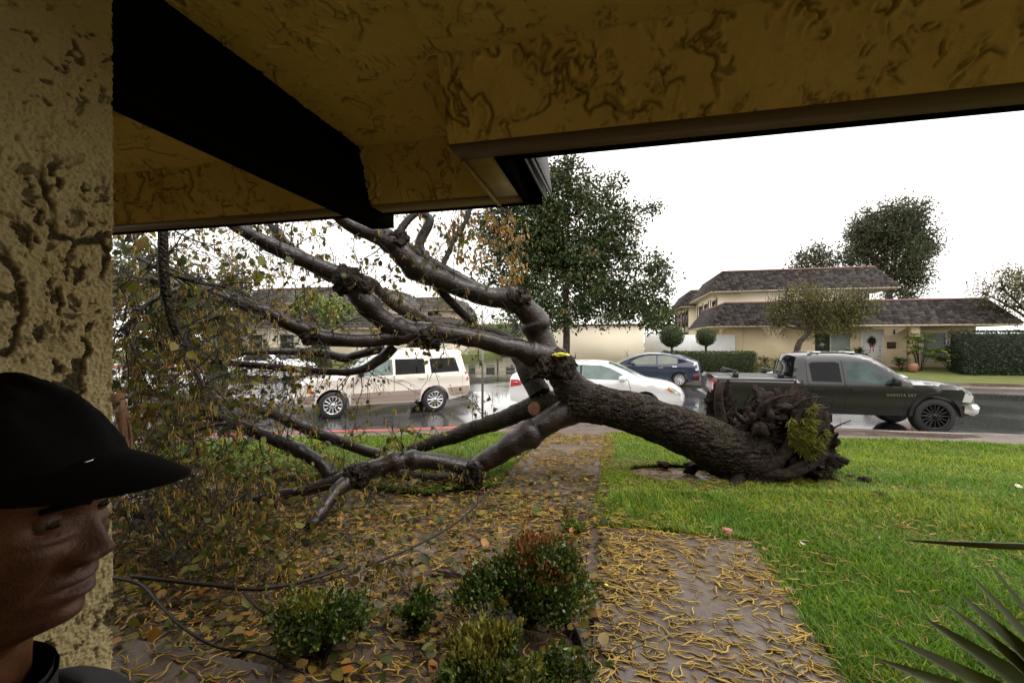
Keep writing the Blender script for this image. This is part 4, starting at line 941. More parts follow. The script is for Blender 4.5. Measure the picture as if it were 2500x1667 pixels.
# fan palm leaf close to the lens
MAT['palm'] = M('palm blade green', (.085, .12, .010), .5, spec=.3, var=(6, (.13, .16, .018)))
palm = thing('palm_leaf', 'spiky fan palm leaf reaching in at the lower right corner', 'palm', (0, 0, 0))
hub = P(2760, 1900, .95)
for k, (x, y, Y, w) in enumerate(((2405, 1362, .86, 24), (2362, 1395, .95, 26), (2340, 1448, .93, 36), (2305, 1472, .9, 27), (2250, 1505, .92, 33), (2168, 1552, .9, 26), (2140, 1607, .95, 26), (2450, 1600, 1.0, 14), (2180, 1690, .95, 28))):
    tip = P(x, y, Y); mid = (tip * .5 + hub * .5) + np.array([0, 0, .015]); p, r = resample([tip, mid, hub], np.array([.0006, w / FPX * 1.15, w / FPX * .95]), .03)
    ax = norm(hub - tip); side = norm(np.cross(ax, [0, -.6, .8])); up = np.cross(side, ax); mb = MB(); n = len(p)
    V = np.concatenate([p - side * r[:, None] + up * r[:, None] * .35, p, p + side * r[:, None] + up * r[:, None] * .35]); a = np.arange(n - 1)
    Q = np.concatenate([np.stack([a, a + 1, a + n + 1, a + n], -1), np.stack([a + n, a + n + 1, a + 2 * n + 1, a + 2 * n], -1)])
    mb.add(V, Q); mb.build('blade', MAT['palm'], palm, True)
pb = MB(); p, r = resample([P(2210, 1318, .62), P(2400, 1330, .6), P(2620, 1336, .6)], np.array([.0005, .0042, .005]), .02)
V, Q = tube(p, r, 6); pb.add(V, Q); pb.build('blade', MAT['palm'], palm, True)

def leaf_tree(name, label, base, trunk, blobs, n, size, leafmat, seed, group=None, clump=.5, sub=70, droop=-.2, width=1.0, tmpl=LEAF2, gap=.0, twigs=0, bare=0):
    """trunk = [(dx, dy, z, r)...]; blobs = [(dx, dy, z, rx, ry, rz)...], leaves clumped on many little sprays"""
    t = thing(name, label, 'tree', base, 0, group); g = np.random.default_rng(seed)
    tp = np.array([q[:3] for q in trunk], float); p, r = resample(tp, [q[3] for q in trunk], .25); mb = MB()
    V, Q = tube(p, r, 12, True, .14, 3, seed); mb.add(V, Q); top = p[-1]
    vol = np.array([b[3] * b[4] * b[5] for b in blobs]); vol = vol / vol.sum(); Cc = []
    for b, w in zip(blobs, vol):
        k = max(6, int(sub * w * len(blobs) / 2)); q = norm(g.normal(size=(k, 3))) * (g.uniform(.15, 1, (k, 1)) ** .4); Cc.append(q * np.array(b[3:6]) + np.array(b[:3]))
        c = np.array(b[:3]); V, Q = tube(*resample([top * .8 + p[len(p) * 2 // 3] * .2, top * .45 + c * .55 + g.normal(size=3) * .12, c], [r[-1] * .8, r[-1] * .5, r[-1] * .22], .25), 7); mb.add(V, Q)
        for qq in Cc[-1][::max(1, k // 12)]:
            V, Q = tube(*resample([c * .9 + top * .1, (c + qq) / 2 + g.normal(size=3) * .08, qq], [r[-1] * .28, r[-1] * .16, r[-1] * .06], .25), 5); mb.add(V, Q)
    mb.build('trunk', MAT['treebark'], t, True)
    Cc = np.concatenate(Cc); keep = fbm(Cc * .9 + seed, seed, 2) > gap - .45; Cc = Cc[keep]
    idx = g.integers(0, len(Cc), n); rr = rdir(n, g) * (g.uniform(0, 1, (n, 1)) ** .55) * clump * g.uniform(.5, 1.35, len(Cc))[idx][:, None]
    pp = Cc[idx] + rr; dd = norm(rr / clump + g.normal(size=(n, 3)) * .7 + [0, 0, droop])
    mb = MB(); scatter(mb, tmpl, pp, dd, norm(rdir(n, g) + [0, 0, .6]), g.uniform(*size, n), np.clip(g.uniform(0, .75, n) + .24 * g.uniform(0, 1, len(Cc))[idx], 0, .999), width)
    mb.build('crown', leafmat, t, kind='stuff')
    if bare:
        mb = MB()
        for k in range(bare):
            b = blobs[g.integers(len(blobs))]; a = g.uniform(0, 6.28); q = np.sqrt(g.uniform()); c = np.array([b[0] + math.cos(a) * b[3] * q, b[1] + math.sin(a) * b[4] * q, b[2] + b[5] * .3])
            mb.bar(c, c + np.array([g.normal(0, .13), g.normal(0, .13), g.uniform(.5, 1.15)]), .012, .004, 3)
        mb.build('twig', MAT['treebark'], t, kind='stuff')
    return t
def fgz(x, y): return float(fz(np.array(x), np.array(y)))
def rel(px, py, Y, base): q = P(px, py, Y); return q - np.array(base)
# magnolia on the far verge
b = (2.35, 20.6, 0.0); b = (2.52, 20.8, ROAD_Z + .14)
def bl(px, py, rpx, Y, base, ry=None, sz=1.0):
    q = rel(px, py, Y, base); R = rpx / FPX * Y; return (q[0], q[1], q[2], R, ry or R, R * sz)
mg = [bl(1300, 520, 95, 20.8, b), bl(1390, 450, 70, 20.8, b), bl(1290, 455, 55, 20.8, b), bl(1465, 500, 60, 20.6, b), bl(1500, 560, 75, 20.8, b), bl(1420, 580, 120, 20.8, b), bl(1260, 640, 90, 20.8, b), bl(1370, 690, 120, 20.4, b), bl(1540, 690, 95, 20.8, b), bl(1600, 660, 42, 20.8, b), bl(1480, 740, 70, 20.4, b), bl(1290, 740, 75, 20.6, b), bl(1225, 580, 70, 20.8, b), bl(1600, 730, 40, 20.8, b), bl(1400, 400, 28, 20.8, b), bl(1330, 410, 35, 20.8, b), bl(1585, 500, 22, 20.8, b), bl(1190, 690, 45, 20.8, b), bl(1500, 440, 30, 20.8, b), bl(1225, 470, 55, 20.8, b), bl(1200, 560, 55, 20.8, b), bl(1340, 580, 100, 21.2, b), bl(1340, 480, 70, 21, b), bl(1580, 760, 45, 20.6, b)]
leaf_tree('magnolia_tree', 'dense dark green standing tree behind the white sedan', b, [(0, 0, -.1, .21), (0, 0, 1.0, .18), (.05, 0, 2.2, .16), (0, 0, 3.6, .13), (.1, 0, 5.2, .09)], mg, 52000, (.11, .21), MAT['magnolia'], 51, clump=.5, sub=105, width=.95)
b = (12.6, 19.6, fgz(12.6, 19.6) + .0)
# pollarded tree on the lawn before the right hand house
b = (14.1, 22.4, fgz(14.1, 22.4)); o = rel(1945, 862, 22.4, b)
def o_(px, py): return rel(px, py, 22.4, b)
pt = [bl(1905, 760, 34, 22.4, b), bl(1950, 735, 42, 22.4, b), bl(2000, 745, 44, 22.4, b), bl(2055, 750, 42, 22.4, b), bl(2100, 740, 36, 22.4, b), bl(1995, 790, 40, 22.4, b), bl(2060, 785, 36, 22.4, b), bl(1900, 790, 26, 22.4, b)]
q0, q1, q2, q3 = o_(1938, 880), o_(1948, 845), o_(1966, 822), o_(1985, 800)
leaf_tree('street_tree', 'small pruned tree with upright twigs before the single storey roof', b, [(q0[0], 0, 0, .17), (q1[0], 0, q1[2], .14), (q2[0], 0, q2[2], .12), (q3[0], 0, q3[2], .09)], pt, 14000, (.07, .12), MAT['pollard'], 52, clump=.45, sub=110, bare=240)
b = (26.5, 22.5, fgz(26.5, 22.5))
rt = [bl(2440, 700, 46, 22.5, b), bl(2490, 690, 55, 22.5, b), bl(2400, 715, 30, 22.5, b), bl(2485, 745, 48, 22.5, b), bl(2540, 700, 60, 22.5, b), bl(2450, 745, 30, 22.5, b)]
leaf_tree('street_tree', 'sparse yellow green tree at the right edge before the dark hedge', b, [(-.2, 0, 0, .16), (-.2, 0, 1.6, .13), (.1, 0, 2.6, .1)], rt, 3600, (.08, .15), MAT['pollard'], 53, clump=.6, sub=80, gap=.1, bare=60)
b = (39, 46, .3)
bt = [bl(2150, 560, 60, 46, b), bl(2205, 535, 55, 46, b), bl(2235, 595, 46, 46, b), bl(2180, 630, 70, 46, b), bl(2105, 590, 46, 46, b), bl(2230, 670, 40, 46, b), bl(2200, 710, 40, 46, b), bl(2075, 640, 30, 46, b), bl(2090, 560, 22, 46, b), bl(2245, 530, 26, 46, b)]
leaf_tree('tall_tree', 'tall windblown dark tree rising behind the two storey house', b, [(0, 0, 0, .5), (0, 0, 4, .4), (.3, 0, 7, .25)], bt, 26000, (.22, .45), MAT['pine'], 54, clump=1.0, sub=150, width=.6, droop=.15)
b = (33, 47, .3)
leaf_tree('tall_tree', 'lighter bushy tree just left of the tall dark one', b, [(0, 0, 0, .3), (0, 0, 4, .2)], [bl(1990, 630, 34, 47, b), bl(1950, 650, 26, 47, b), bl(2020, 650, 30, 47, b), bl(1945, 625, 14, 47, b)], 2600, (.22, .45), MAT['pine'], 55, clump=1.0, sub=60, width=.6)

def leaf_block(name, label, cat, base, size, n, ls, mat, seed, rz=0.0, ball=False, group=None, mat2=None):
    """clipped greenery: a twiggy core inside a skin of leaves"""
    t = thing(name, label, cat, base, rz, group); g = np.random.default_rng(seed); sx, sy, sz = size; mb = MB()
    if ball:
        q = norm(g.normal(size=(n, 3))); pp = q * np.array([sx, sy, sz]) * (.90 + .10 * g.uniform(size=(n, 1)) + .12 * fbm(q * 2.5, seed, 3)[:, None]) + [0, 0, sz]; nn = q
        V, Q = tube([[0, 0, .05 * sz], [0, 0, .3 * sz], [0, 0, sz], [0, 0, 1.7 * sz], [0, 0, 1.9 * sz]], [.3 * sx, .7 * sx, .88 * sx, .6 * sx, .1 * sx], 14, True); mb.add(V, Q)
    else:
        f = g.choice(5, n, p=np.array([sy * sz, sy * sz, sx * sz * .3, sx * sz * 1.2, sx * sy]) / (2 * sy * sz + 1.5 * sx * sz + sx * sy)); u = g.uniform(-.5, .5, (n, 3)); pp = u * [sx, sy, sz]; nn = np.zeros((n, 3))
        for k, (a, s) in enumerate(((0, -1), (0, 1), (1, 1), (1, -1), (2, 1))): m = f == k; pp[m, a] = s * np.array([sx, sy, sz])[a] * .5; nn[m, a] = s
        pp += g.normal(size=(n, 3)) * .025 + nn * (.03 * fbm(pp * 3, seed, 2))[:, None]; pp[:, 2] += sz * .5
        mb.box((-sx * .47, -sy * .46, 0), (sx * .47, sy * .46, sz * .96))
    mb.build('core', MAT['core'], t)
    if ball and base[2] > 1: mb = MB(); mb.bar((0, 0, .2), (.03, 0, -1.3), .06, .07, 7); mb.build('trunk', MAT['treebark'], t)
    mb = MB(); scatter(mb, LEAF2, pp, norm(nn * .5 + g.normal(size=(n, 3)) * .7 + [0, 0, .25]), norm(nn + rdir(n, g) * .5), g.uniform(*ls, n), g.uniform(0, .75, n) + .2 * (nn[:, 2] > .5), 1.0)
    mb.build('foliage', mat, t, kind='stuff'); return t
def hb(px, Y): x = (px - 1250) / FPX * Y; return (x, Y, fgz(x, Y))

# ------------------------------------------------------------------ houses across the street
MAT['wall'] = M('cream house stucco', (.70, .57, .37), .85, var=(1.3, (.78, .65, .45)), bmp=(6, .5, .03))
MAT['wall2'] = M('beige smooth wall', (.80, .71, .55), .85, var=(.5, (.83, .74, .58)), bmp=(30, .2, .004))
MAT['whitewall'] = M('white garden wall', (.70, .70, .70), .8, var=(1.5, (.6, .6, .6)))
MAT['whitetrim'] = M('white trim', (.72, .72, .70), .5)
MAT['brown'] = M('brown timber trim', (.06, .035, .025), .6, var=(8, (.09, .055, .04)))
MAT['eave'] = M('cream eave board', (.6, .5, .38), .7)
MAT['ridge'] = M('ridge cap', (.16, .07, .06), .7)
MAT['roof'] = LM('weathered roof shingles', [(0, (.018, .015, .014)), (.5, (.042, .034, .032)), (1, (.085, .07, .066))], .75, .2)
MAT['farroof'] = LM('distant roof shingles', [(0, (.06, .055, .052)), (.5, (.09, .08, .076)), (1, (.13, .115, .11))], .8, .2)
MAT['window'] = M('window glass', (.03, .04, .04), .06, spec=.7)
MAT['blind'] = M('window blinds', (.26, .30, .27), .5)
MAT['dooor'] = M('white front door', (.74, .74, .76), .4)
MAT['brickstep'] = M('red brick', (.22, .07, .045), .7, var=(9, (.3, .11, .07)), bmp=(30, .5, .01))
sh_t = MB(); sh_t.add([(-.5, 0, 0), (.5, 0, 0), (.5, 1, .0), (-.5, 1, .0), (-.5, 0, .12), (.5, 0, .12)], [(0, 1, 5, 4), (4, 5, 2, 3)], [(0, 4, 3), (1, 2, 5)])
SH = (np.array([(0, -.49, 0), (0, .49, 0), (1.25, .49, .02), (1.25, -.49, .02), (0, -.49, .11), (0, .49, .11)], float), [(0, 1, 5, 4), (4, 5, 2, 3)], [(0, 4, 3), (1, 2, 5)])
sh_me = None
def mansard(parent, a0, a1, b0, b1, z0, z1, inset, roofmat, seed, pieces=0, row=.16, wdt=.25, faces='fl', ridge=True, eave=True):
    """a steep shingle skirt round a flat roof: courses of single shingles on the faces that show"""
    g = np.random.default_rng(seed); mb = MB(); rm = [MAT['core']]
    A = [(a0, b0, z0), (a1, b0, z0), (a1, b1, z0), (a0, b1, z0)]; B = [(a0 + inset, b0 + inset, z1), (a1 - inset, b0 + inset, z1), (a1 - inset, b1 - inset, z1), (a0 + inset, b1 - inset, z1)]
    mb.add(A + B, [(0, 1, 5, 4), (1, 2, 6, 5), (2, 3, 7, 6), (3, 0, 4, 7), (4, 5, 6, 7)]); ro = mb.build('roof', MAT['ridge'] if False else MAT['core'], parent)
    Pl = []; Dl = []; Nl = []; Sl = []
    def face(p, q, r, s):                        # p-q eave, s-r ridge
        p, q, r, s = map(lambda t: np.array(t, float), (p, q, r, s)); H = np.linalg.norm((s + r) / 2 - (p + q) / 2); nr = int(H / row)
        for i in range(nr):
            t = i / nr; l = p * (1 - t) + s * t; h = q * (1 - t) + r * t; L = np.linalg.norm(h - l); m = max(1, int(L / wdt)); off = .5 * (i % 2)
            for k in range(m):
                f = (k + .5 + (off - .25) * .9) / m; c = l * (1 - f) + h * f; Pl.append(c); up = norm((s - p) * (1 - f) + (r - q) * f); n_ = norm(np.cross(q - p, s - p)); Dl.append(up); Nl.append(n_); Sl.append(1)
    if 'f' in faces: face(A[0], A[1], B[1], B[0])
    if 'l' in faces: face(A[3], A[0], B[0], B[3])
    if 'r' in faces: face(A[1], A[2], B[2], B[1])
    Pl, Dl, Nl = map(np.array, (Pl, Dl, Nl)); k = len(Pl); Pl = Pl + Nl * g.uniform(.0, .012, (k, 1)) + Dl * g.normal(0, .012, (k, 1))
    tv = SH[0] * np.array([row, wdt * .97, row]); own = g.permutation(k)[:0] if not pieces else np.arange(k)[:pieces]; rest = np.setdiff1d(np.arange(k), own)
    m2 = MB(); scatter(m2, (tv, SH[1], SH[2]), Pl[rest], Dl[rest], Nl[rest], 1.0, g.uniform(0, .999, len(rest))); m2.build('shingles', roofmat, ro, kind='stuff')
    if len(own):
        s1 = MB(); s1.add(tv, SH[1], SH[2]); me = s1.mesh('shingle'); me.materials.append(roofmat)
        for i in own: inst('shingle', me, ro, frame_matrix(Pl[i], Dl[i], Nl[i], 1.0))
    if ridge:
        m3 = MB(); w = .07
        for p, q in ((B[0], B[1]), (B[3], B[0]), (B[1], B[2])): m3.bar(p, q, w, w, 5)
        m3.build('ridge_cap', MAT['ridge'], ro)
    if eave:
        m3 = MB(); m3.box((a0 + .02, b0 + .02, z0 - .1), (a1 - .02, b1 - .02, z0 - .01)); m3.build('soffit', MAT['eave'], ro)
    return ro
def window(parent, a0, a1, z0, z1, b, fr=.05, glass='window', slats=0, trim='whitetrim', mull=(), axis='a'):
    f = MB()
    def bx(m, p, q, d0, d1):
        if axis == 'a': m.box((p[0], b + d0, p[1]), (q[0], b + d1, q[1]))
        else: m.box((b + d0, p[0], p[1]), (b + d1, q[0], q[1]))
    bx(f, (a0 - fr, z0 - fr), (a0, z1 + fr), -.05, .02); bx(f, (a1, z0 - fr), (a1 + fr, z1 + fr), -.05, .02); bx(f, (a0, z1), (a1, z1 + fr), -.05, .02); bx(f, (a0, z0 - fr), (a1, z0), -.05, .02)
    for m in mull: bx(f, (m - .025, z0), (m + .025, z1), -.045, .02)
    w = f.build('window', MAT[trim], parent); p = MB(); bx(p, (a0, z0), (a1, z1), -.012, .01); p.build('pane', MAT[glass], w)
    if slats:
        s = MB()
        for k in range(slats): z = z0 + (k + .5) * (z1 - z0) / slats; bx(s, (a0 + .02, z - (z1 - z0) / slats * .36), (a1 - .02, z + (z1 - z0) / slats * .36), -.026, -.014)
        s.build('blind_slats', MAT['blind'], w, kind='stuff')
    return w

hx, hy = 13.07, 26.1; HZ = fgz(15, 25.5)
h1 = thing('house', 'cream stucco house with grey shingle mansard roofs and white front door', 'house', (hx, hy, HZ), -PHI)
def hbx(parent, name, a, b, mat): mb = MB(); mb.box(a, b); return mb.build(name, MAT[mat], parent)
ze = 2.62 - HZ; zt = 3.97 - HZ
mansard(h1, -1.35, 13.3, -.75, 8.0, ze, zt, .95, MAT['roof'], 71, 300, faces='flr')
hbx(h1, 'wall', (0, 0, -.3), (4.25, 7, ze - .1), 'wall'); hbx(h1, 'wall', (4.3, .95, -.3), (12.4, 7, ze - .1), 'wall')
hbx(h1, 'corner_board', (.45, -.03, -.2), (.56, -.002, ze - .1), 'eave')
window(h1, 4.5, 6.4, .55, 2.0, .948, glass='blind', mull=(5.4,)); window(h1, 6.75, 6.9, .3, 2.0, .948) if False else None
hbx(h1, 'curtain', (4.52, .93, .56), (5.36, .936, 1.98), 'window')
d = hbx(h1, 'front_door', (7.02, .905, .12), (7.95, .94, 2.13), 'dooor'); fr = MB()
fr.box((6.9, .9, .1), (7.02, .948, 2.22)); fr.box((7.95, .9, .1), (8.06, .948, 2.22)); fr.box((7.02, .9, 2.135), (7.95, .948, 2.22)); fr.build('door_frame', MAT['whitetrim'], h1)
mb = MB(); mb.bar((7.86, .86, 1.05), (7.86, .905, 1.05), .035, .03, 8); mb.bar((7.86, .86, 1.22), (7.86, .905, 1.22), .028, .028, 8); mb.build('handle', MAT['black'], d)
hbx(h1, 'mailbox', (8.22, .86, 1.15), (8.62, .947, 1.5), 'brown'); hbx(h1, 'post', (8.72, -.3, -.2), (9.12, .1, ze - .1), 'wall')
hbx(h1, 'step', (6.6, .2, -.3), (9.4, .9, .1), 'brickstep'); hbx(h1, 'step', (6.8, -.25, -.3), (9.2, .2, -.04), 'brickstep')
window(h1, 9.35, 9.8, .6, 2.0, .948); window(h1, 9.95, 11.0, .6, 2.0, .948, glass='blind', slats=14)
mb = MB(); mb.bar((8.4, .6, 1.95), (8.4, .6, 2.2), .06, .03, 8); mb.build('porch_lamp', MAT['black'], h1)
# upper storey
zu = 5.1 - HZ; zv = 6.5 - HZ
mansard(h1, -.53, 10.4, 3.7, 13.2, zu, zv, .95, MAT['roof'], 72, 0, faces='fl')
mansard(h1, -1.1, 8, 13.3, 24.0, zu - .25, zv - .2, .95, MAT['roof'], 73, 0, faces='fl')
hbx(h1, 'wall', (.05, 4.35, ze - .3), (9.0, 13, zu - .1), 'wall2'); hbx(h1, 'wall', (-.4, 13.9, -.2), (8, 23.6, zu - .35), 'wall2')
hbx(h1, 'wall', (.08, 7.02, -.3), (9, 13.0, ze), 'wall2')
for k, (b0, b1) in enumerate(((5.0, 6.0), (8.0, 9.0), (10.2, 11.2))): window(h1, b0, b1, 3.1, zu - .6, .05, .1, trim='brown', axis='b')
for k, (b0, b1) in enumerate(((14.6, 15.6), (16.8, 17.8), (19.2, 20.2), (21.6, 22.6))): window(h1, b0, b1, 3.0, zu - .7, -.4, .1, trim='brown', axis='b')
for k, (a, bb) in enumerate([(.05, q) for q in (4.5, 6.6, 7.4, 9.6, 12.0)] + [(-.4, q) for q in (14.1, 16.2, 18.4, 20.8, 23.2)]): hbx(h1, 'timber', (a - .05, bb, ze - .2), (a - .002, bb + .16, zu - .36), 'brown')
hbx(h1, 'timber', (-.44, 13.95, 2.2), (-.403, 23.5, 2.36), 'brown')
for p in ((4.33, .55),): mb = MB(); mb.bar((4.31, .9, 0), (4.31, .9, ze - .15), .035, .035, 8); mb.build('downpipe', MAT['eave'], h1)
# ornament on the door
wr = thing('door_wreath', 'dark green wreath with a red ribbon hung on the white door', 'wreath', W(0, 0), 0)
wr.location = h1.location + Vector((CU * 7.45 + SU * .88, -SU * 7.45 + CU * .88, 1.45)); wr.rotation_euler = (0, 0, -PHI)
g = np.random.default_rng(5); k = 500; a = g.uniform(0, 6.28, k); rr = g.normal(.13, .05, k); mb = MB(); pp = np.stack([rr * np.cos(a), g.normal(-.02, .015, k), rr * np.sin(a) * 1.3 + .1], 1)
scatter(mb, LEAF2, pp, rdir(k, g), rdir(k, g), .06, g.uniform(0, 1, k)); mb.build('greenery', MAT['darkhedge'], wr, kind='stuff')
mb = MB(); mb.box((-.16, -.03, -.12), (.16, -.012, -.08)); mb.box((-.12, -.03, -.22), (.14, -.012, -.18)); mb.bar((-.05, -.02, -.1), (-.1, -.02, -.55), .018, .018, 5); mb.bar((.05, -.02, -.1), (.08, -.02, -.5), .018, .018, 5); mb.build('ribbon', MAT['red_lens'], wr)

# neighbouring garage wall, white garden wall
def wallblock(name, label, px0, px1, Y, ztop, mat, th=.2, cap=None, depth=None):
    x0 = (px0 - 1250) / FPX * Y; s = (px1 - 1250) / FPX; d = Y + 0 ; x = x0; L = (s * Y - x0) / (CU + s * SU)
    t = thing(name, label, 'wall' if depth is None else 'garage', (x0, Y, fgz(x0, Y) - .2), -PHI); zt_ = ztop - t.location.z
    hbx(t, 'wall_face', (0, 0, 0), (L, depth or th, zt_), mat)
    if cap: hbx(t, 'cap', (-.1, -.1, zt_ + .001), (L + .1, (depth or th) + .1, zt_ + .1), cap)
    return t
wallblock('garage', 'plain beige garage wall with a dark roof edge behind the tree', 1345, 1572, 27.5, 2.65, 'wall2', cap='brown', depth=6)
wallblock('garden_wall', 'white garden wall behind the clipped round bushes', 1574, 1795, 27.0, 2.1, 'whitewall')
c = hb(1640, 24.8); leaf_block('topiary', 'larger round clipped bush before the white wall', 'bush', (c[0], c[1], 1.36), (.66, .65, .62), 2600, (.05, .09), MAT['hedge'], 81, ball=True)
c = hb(1723, 24.8); leaf_block('topiary', 'smaller round clipped bush before the white wall', 'bush', (c[0], c[1], 1.44), (.51, .5, .5), 2000, (.05, .09), MAT['hedge'], 82, ball=True)
c = hb(1728, 24.2); leaf_block('box_hedge', 'long low clipped hedge behind the blue car', 'hedge', (c[0], c[1], c[2] - .1), (4.6, .9, 1.3), 8500, (.05, .09), MAT['hedge'], 83, -PHI)
c = hb(1463, 25.0); leaf_block('small_bush', 'small dark clipped bush below the garage wall', 'bush', (c[0], c[1], c[2] - .1), (.55, .4, .32), 900, (.05, .08), MAT['hedge'], 84, ball=True)
c = hb(2470, 21.8); leaf_block('tall_hedge', 'tall dark green hedge at the right edge of the street', 'hedge', (c[0], c[1], c[2] - .1), (4.6, 1.2, 2.15), 9000, (.06, .11), MAT['darkhedge'], 85, -PHI)
def plants(name, label, px, Y, n, R, H, L, mat, seed, cat='plant', w=.5, group=None):
    c = hb(px, Y); t = thing(name, label, cat, c, 0, group); g = np.random.default_rng(seed); mb = MB(); st = MB()
    for k in range(n):
        a = g.uniform(0, 6.28); top = np.array([math.cos(a) * R * g.uniform(.2, 1), math.sin(a) * R * .6, H * g.uniform(.4, 1)]); V, Q = tube(*resample([[top[0] * .2, top[1] * .2, 0], top * [.6, .6, .6], top], [.02, .015, .008], .1), 4); st.add(V, Q)
        m = 9; b = g.uniform(0, 6.28, m); dd = np.stack([np.cos(b), np.sin(b), g.uniform(-.2, .7, m)], 1); scatter(mb, LEAF6, np.repeat(top[None], m, 0) - [0, 0, .0] + g.normal(size=(m, 3)) * .06, dd, np.tile([0, 0, 1.], (m, 1)) + rdir(m, g) * .3, L * g.uniform(.6, 1.1, m), g.uniform(0, .999, m), w)
    st.build('stem', MAT['twig'], t, kind='stuff'); mb.build('foliage', mat, t, kind='stuff'); return t
plants('tropical_plant', 'tall lime leaved plant beside the porch post', 2245, 23.3, 16, .6, 1.9, .4, MAT['tropic'], 91)
plants('tropical_plant', 'broad lime rosettes spreading below the blinds window', 2330, 22.9, 15, 1.0, 1.15, .5, MAT['tropic'], 92)
plants('potted_plant', 'dark leafy plants beside the white front door', 2085, 23.6, 18, .7, 1.2, .35, MAT['hedge'], 93)
plants('potted_plant', 'light green plant by the brick steps', 2120, 22.9, 10, .5, .7, .35, MAT['tropic'], 94)
plants('flower_bed', 'spiky low plants against the cream wall left of the tree', 1885, 24.6, 16, .8, .7, .4, MAT['pollard'], 95, w=.25)
plants('potted_plant', 'small dark plant on the right side of the steps', 2200, 23.4, 9, .35, .6, .3, MAT['hedge'], 96)
c = hb(2228, 23.0); mb = MB(); V, Q = tube([[0, 0, 0], [0, 0, .1], [0, 0, .3], [0, 0, .42], [0, 0, .44]], [.14, .22, .24, .2, .17], 14, True); mb.add(V, Q); o = mb.build('flower_pot', MAT['rawwood'], None, True); o.location = c; tag(o, 'round tan clay pot standing by the porch post', 'pot')
plants('bare_shrub', 'thin reddish twiggy shrub at the foot of the garage wall', 1545, 25.5, 14, .5, 1.2, .1, MAT['oldleaf'], 97, 'shrub', .3)

# houses far off to the left, behind the broken branches
def far_house(label, px, Y, L, two=True, seed=1):
    x = (px - 1250) / FPX * Y; t = thing('house', label, 'house', (x, Y, .1), -PHI * .9)
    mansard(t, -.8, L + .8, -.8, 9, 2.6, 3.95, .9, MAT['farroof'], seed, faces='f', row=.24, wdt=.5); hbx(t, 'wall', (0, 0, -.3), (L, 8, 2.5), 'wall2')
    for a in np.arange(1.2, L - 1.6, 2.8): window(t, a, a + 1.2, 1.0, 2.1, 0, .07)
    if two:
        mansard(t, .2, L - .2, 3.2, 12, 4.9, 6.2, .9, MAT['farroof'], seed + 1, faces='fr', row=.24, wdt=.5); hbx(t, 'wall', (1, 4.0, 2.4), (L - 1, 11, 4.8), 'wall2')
        for a in np.arange(1.8, L - 2.2, 2.6): window(t, a, a + 1.0, 3.95, 4.65, 4.0, .07, trim='brown')
    return t
far_house('long two storey house with grey mansard roofs behind the branches', 505, 35.5, 13.5, True, 171)
far_house('farther grey roofed house to the right behind the forked limb', 905, 43.5, 7.5, True, 173)
far_house('low pale house closing the end of the side street', 1120, 62, 9.5, False, 175)
g = np.random.default_rng(9)
def simple_tree(label, px, py, Y, rpx, seed, mat, n=1500, name='bushy_tree', group='trees beyond the street'):
    x = (px - 1250) / FPX * Y; b = (x, Y, .0); q = rel(px, py, Y, b); R = rpx / FPX * Y
    gg = np.random.default_rng(seed); bs = [(gg.normal(0, R * .4), gg.normal(0, R * .3), q[2] + gg.normal(0, R * .3), R * gg.uniform(.4, .65), R * .5, R * gg.uniform(.4, .6)) for _ in range(6)]
    return leaf_tree(name, label, b, [(0, 0, 0, R * .09), (0, 0, q[2] * .5, R * .07), (0, 0, q[2], R * .04)], bs, n, (R * .08, R * .16), mat, seed, group, clump=R * .34, sub=40)
simple_tree('pale green tree in front of the far left house', 800, 770, 30, 62, 101, MAT['tropic'], 2000)
simple_tree('dark tree left of the far house', 420, 740, 33, 110, 102, MAT['hedge'], 3000)
simple_tree('grey green tree at the far left behind the pillar', 330, 690, 38, 110, 103, MAT['pine'], 3000)
simple_tree('olive tree rising over the far left roof', 560, 700, 50, 60, 104, MAT['pine'])
simple_tree('bright green tree at the end of the side street', 1215, 800, 58, 30, 105, MAT['tropic'], 900)
simple_tree('round bright bush tree beside the garage corner', 1250, 815, 46, 24, 106, MAT['hedge'], 900)
simple_tree('dark green tree behind the forked limb', 1300, 795, 60, 30, 107, MAT['hedge'], 900)
simple_tree('green tree top showing over the garage roof', 1390, 775, 60, 34, 108, MAT['hedge'], 1100)
simple_tree('yellow green tree top over the middle of the garage', 1480, 772, 62, 36, 109, MAT['tropic'], 1100)
simple_tree('wide green tree between the garage and the two storey house', 1620, 790, 42, 60, 110, MAT['hedge'], 2200)
simple_tree('dark tree right of the far roof', 1120, 790, 55, 36, 111, MAT['pine'], 1200)
simple_tree('green tree low at the end of the street', 1180, 815, 66, 26, 112, MAT['hedge'], 700)
c = hb(650, 31); leaf_block('long_hedge', 'long dark hedge under the far left roof', 'hedge', (c[0], c[1], c[2] - .2), (9.5, 1.2, 1.55), 5000, (.1, .18), MAT['hedge'], 115, -PHI)
# slim sign pole at the kerb
mb = MB(); q = P(1178, 1037, 10.3); mb.bar((q[0], q[1], gz(q[0], q[1]) - .1), (q[0], q[1], 2.42), .028, .028, 8)
t = mb.build('sign_pole', M('galvanised pole', (.22, .22, .21), .5, .4, var=(9, (.15, .14, .13)))); tag(t, 'slim grey street sign pole standing by the red kerb', 'pole')
# power wire
for k in range(1):
    pts = np.array([P(620, 640, 30), P(1400, 700, 60)])
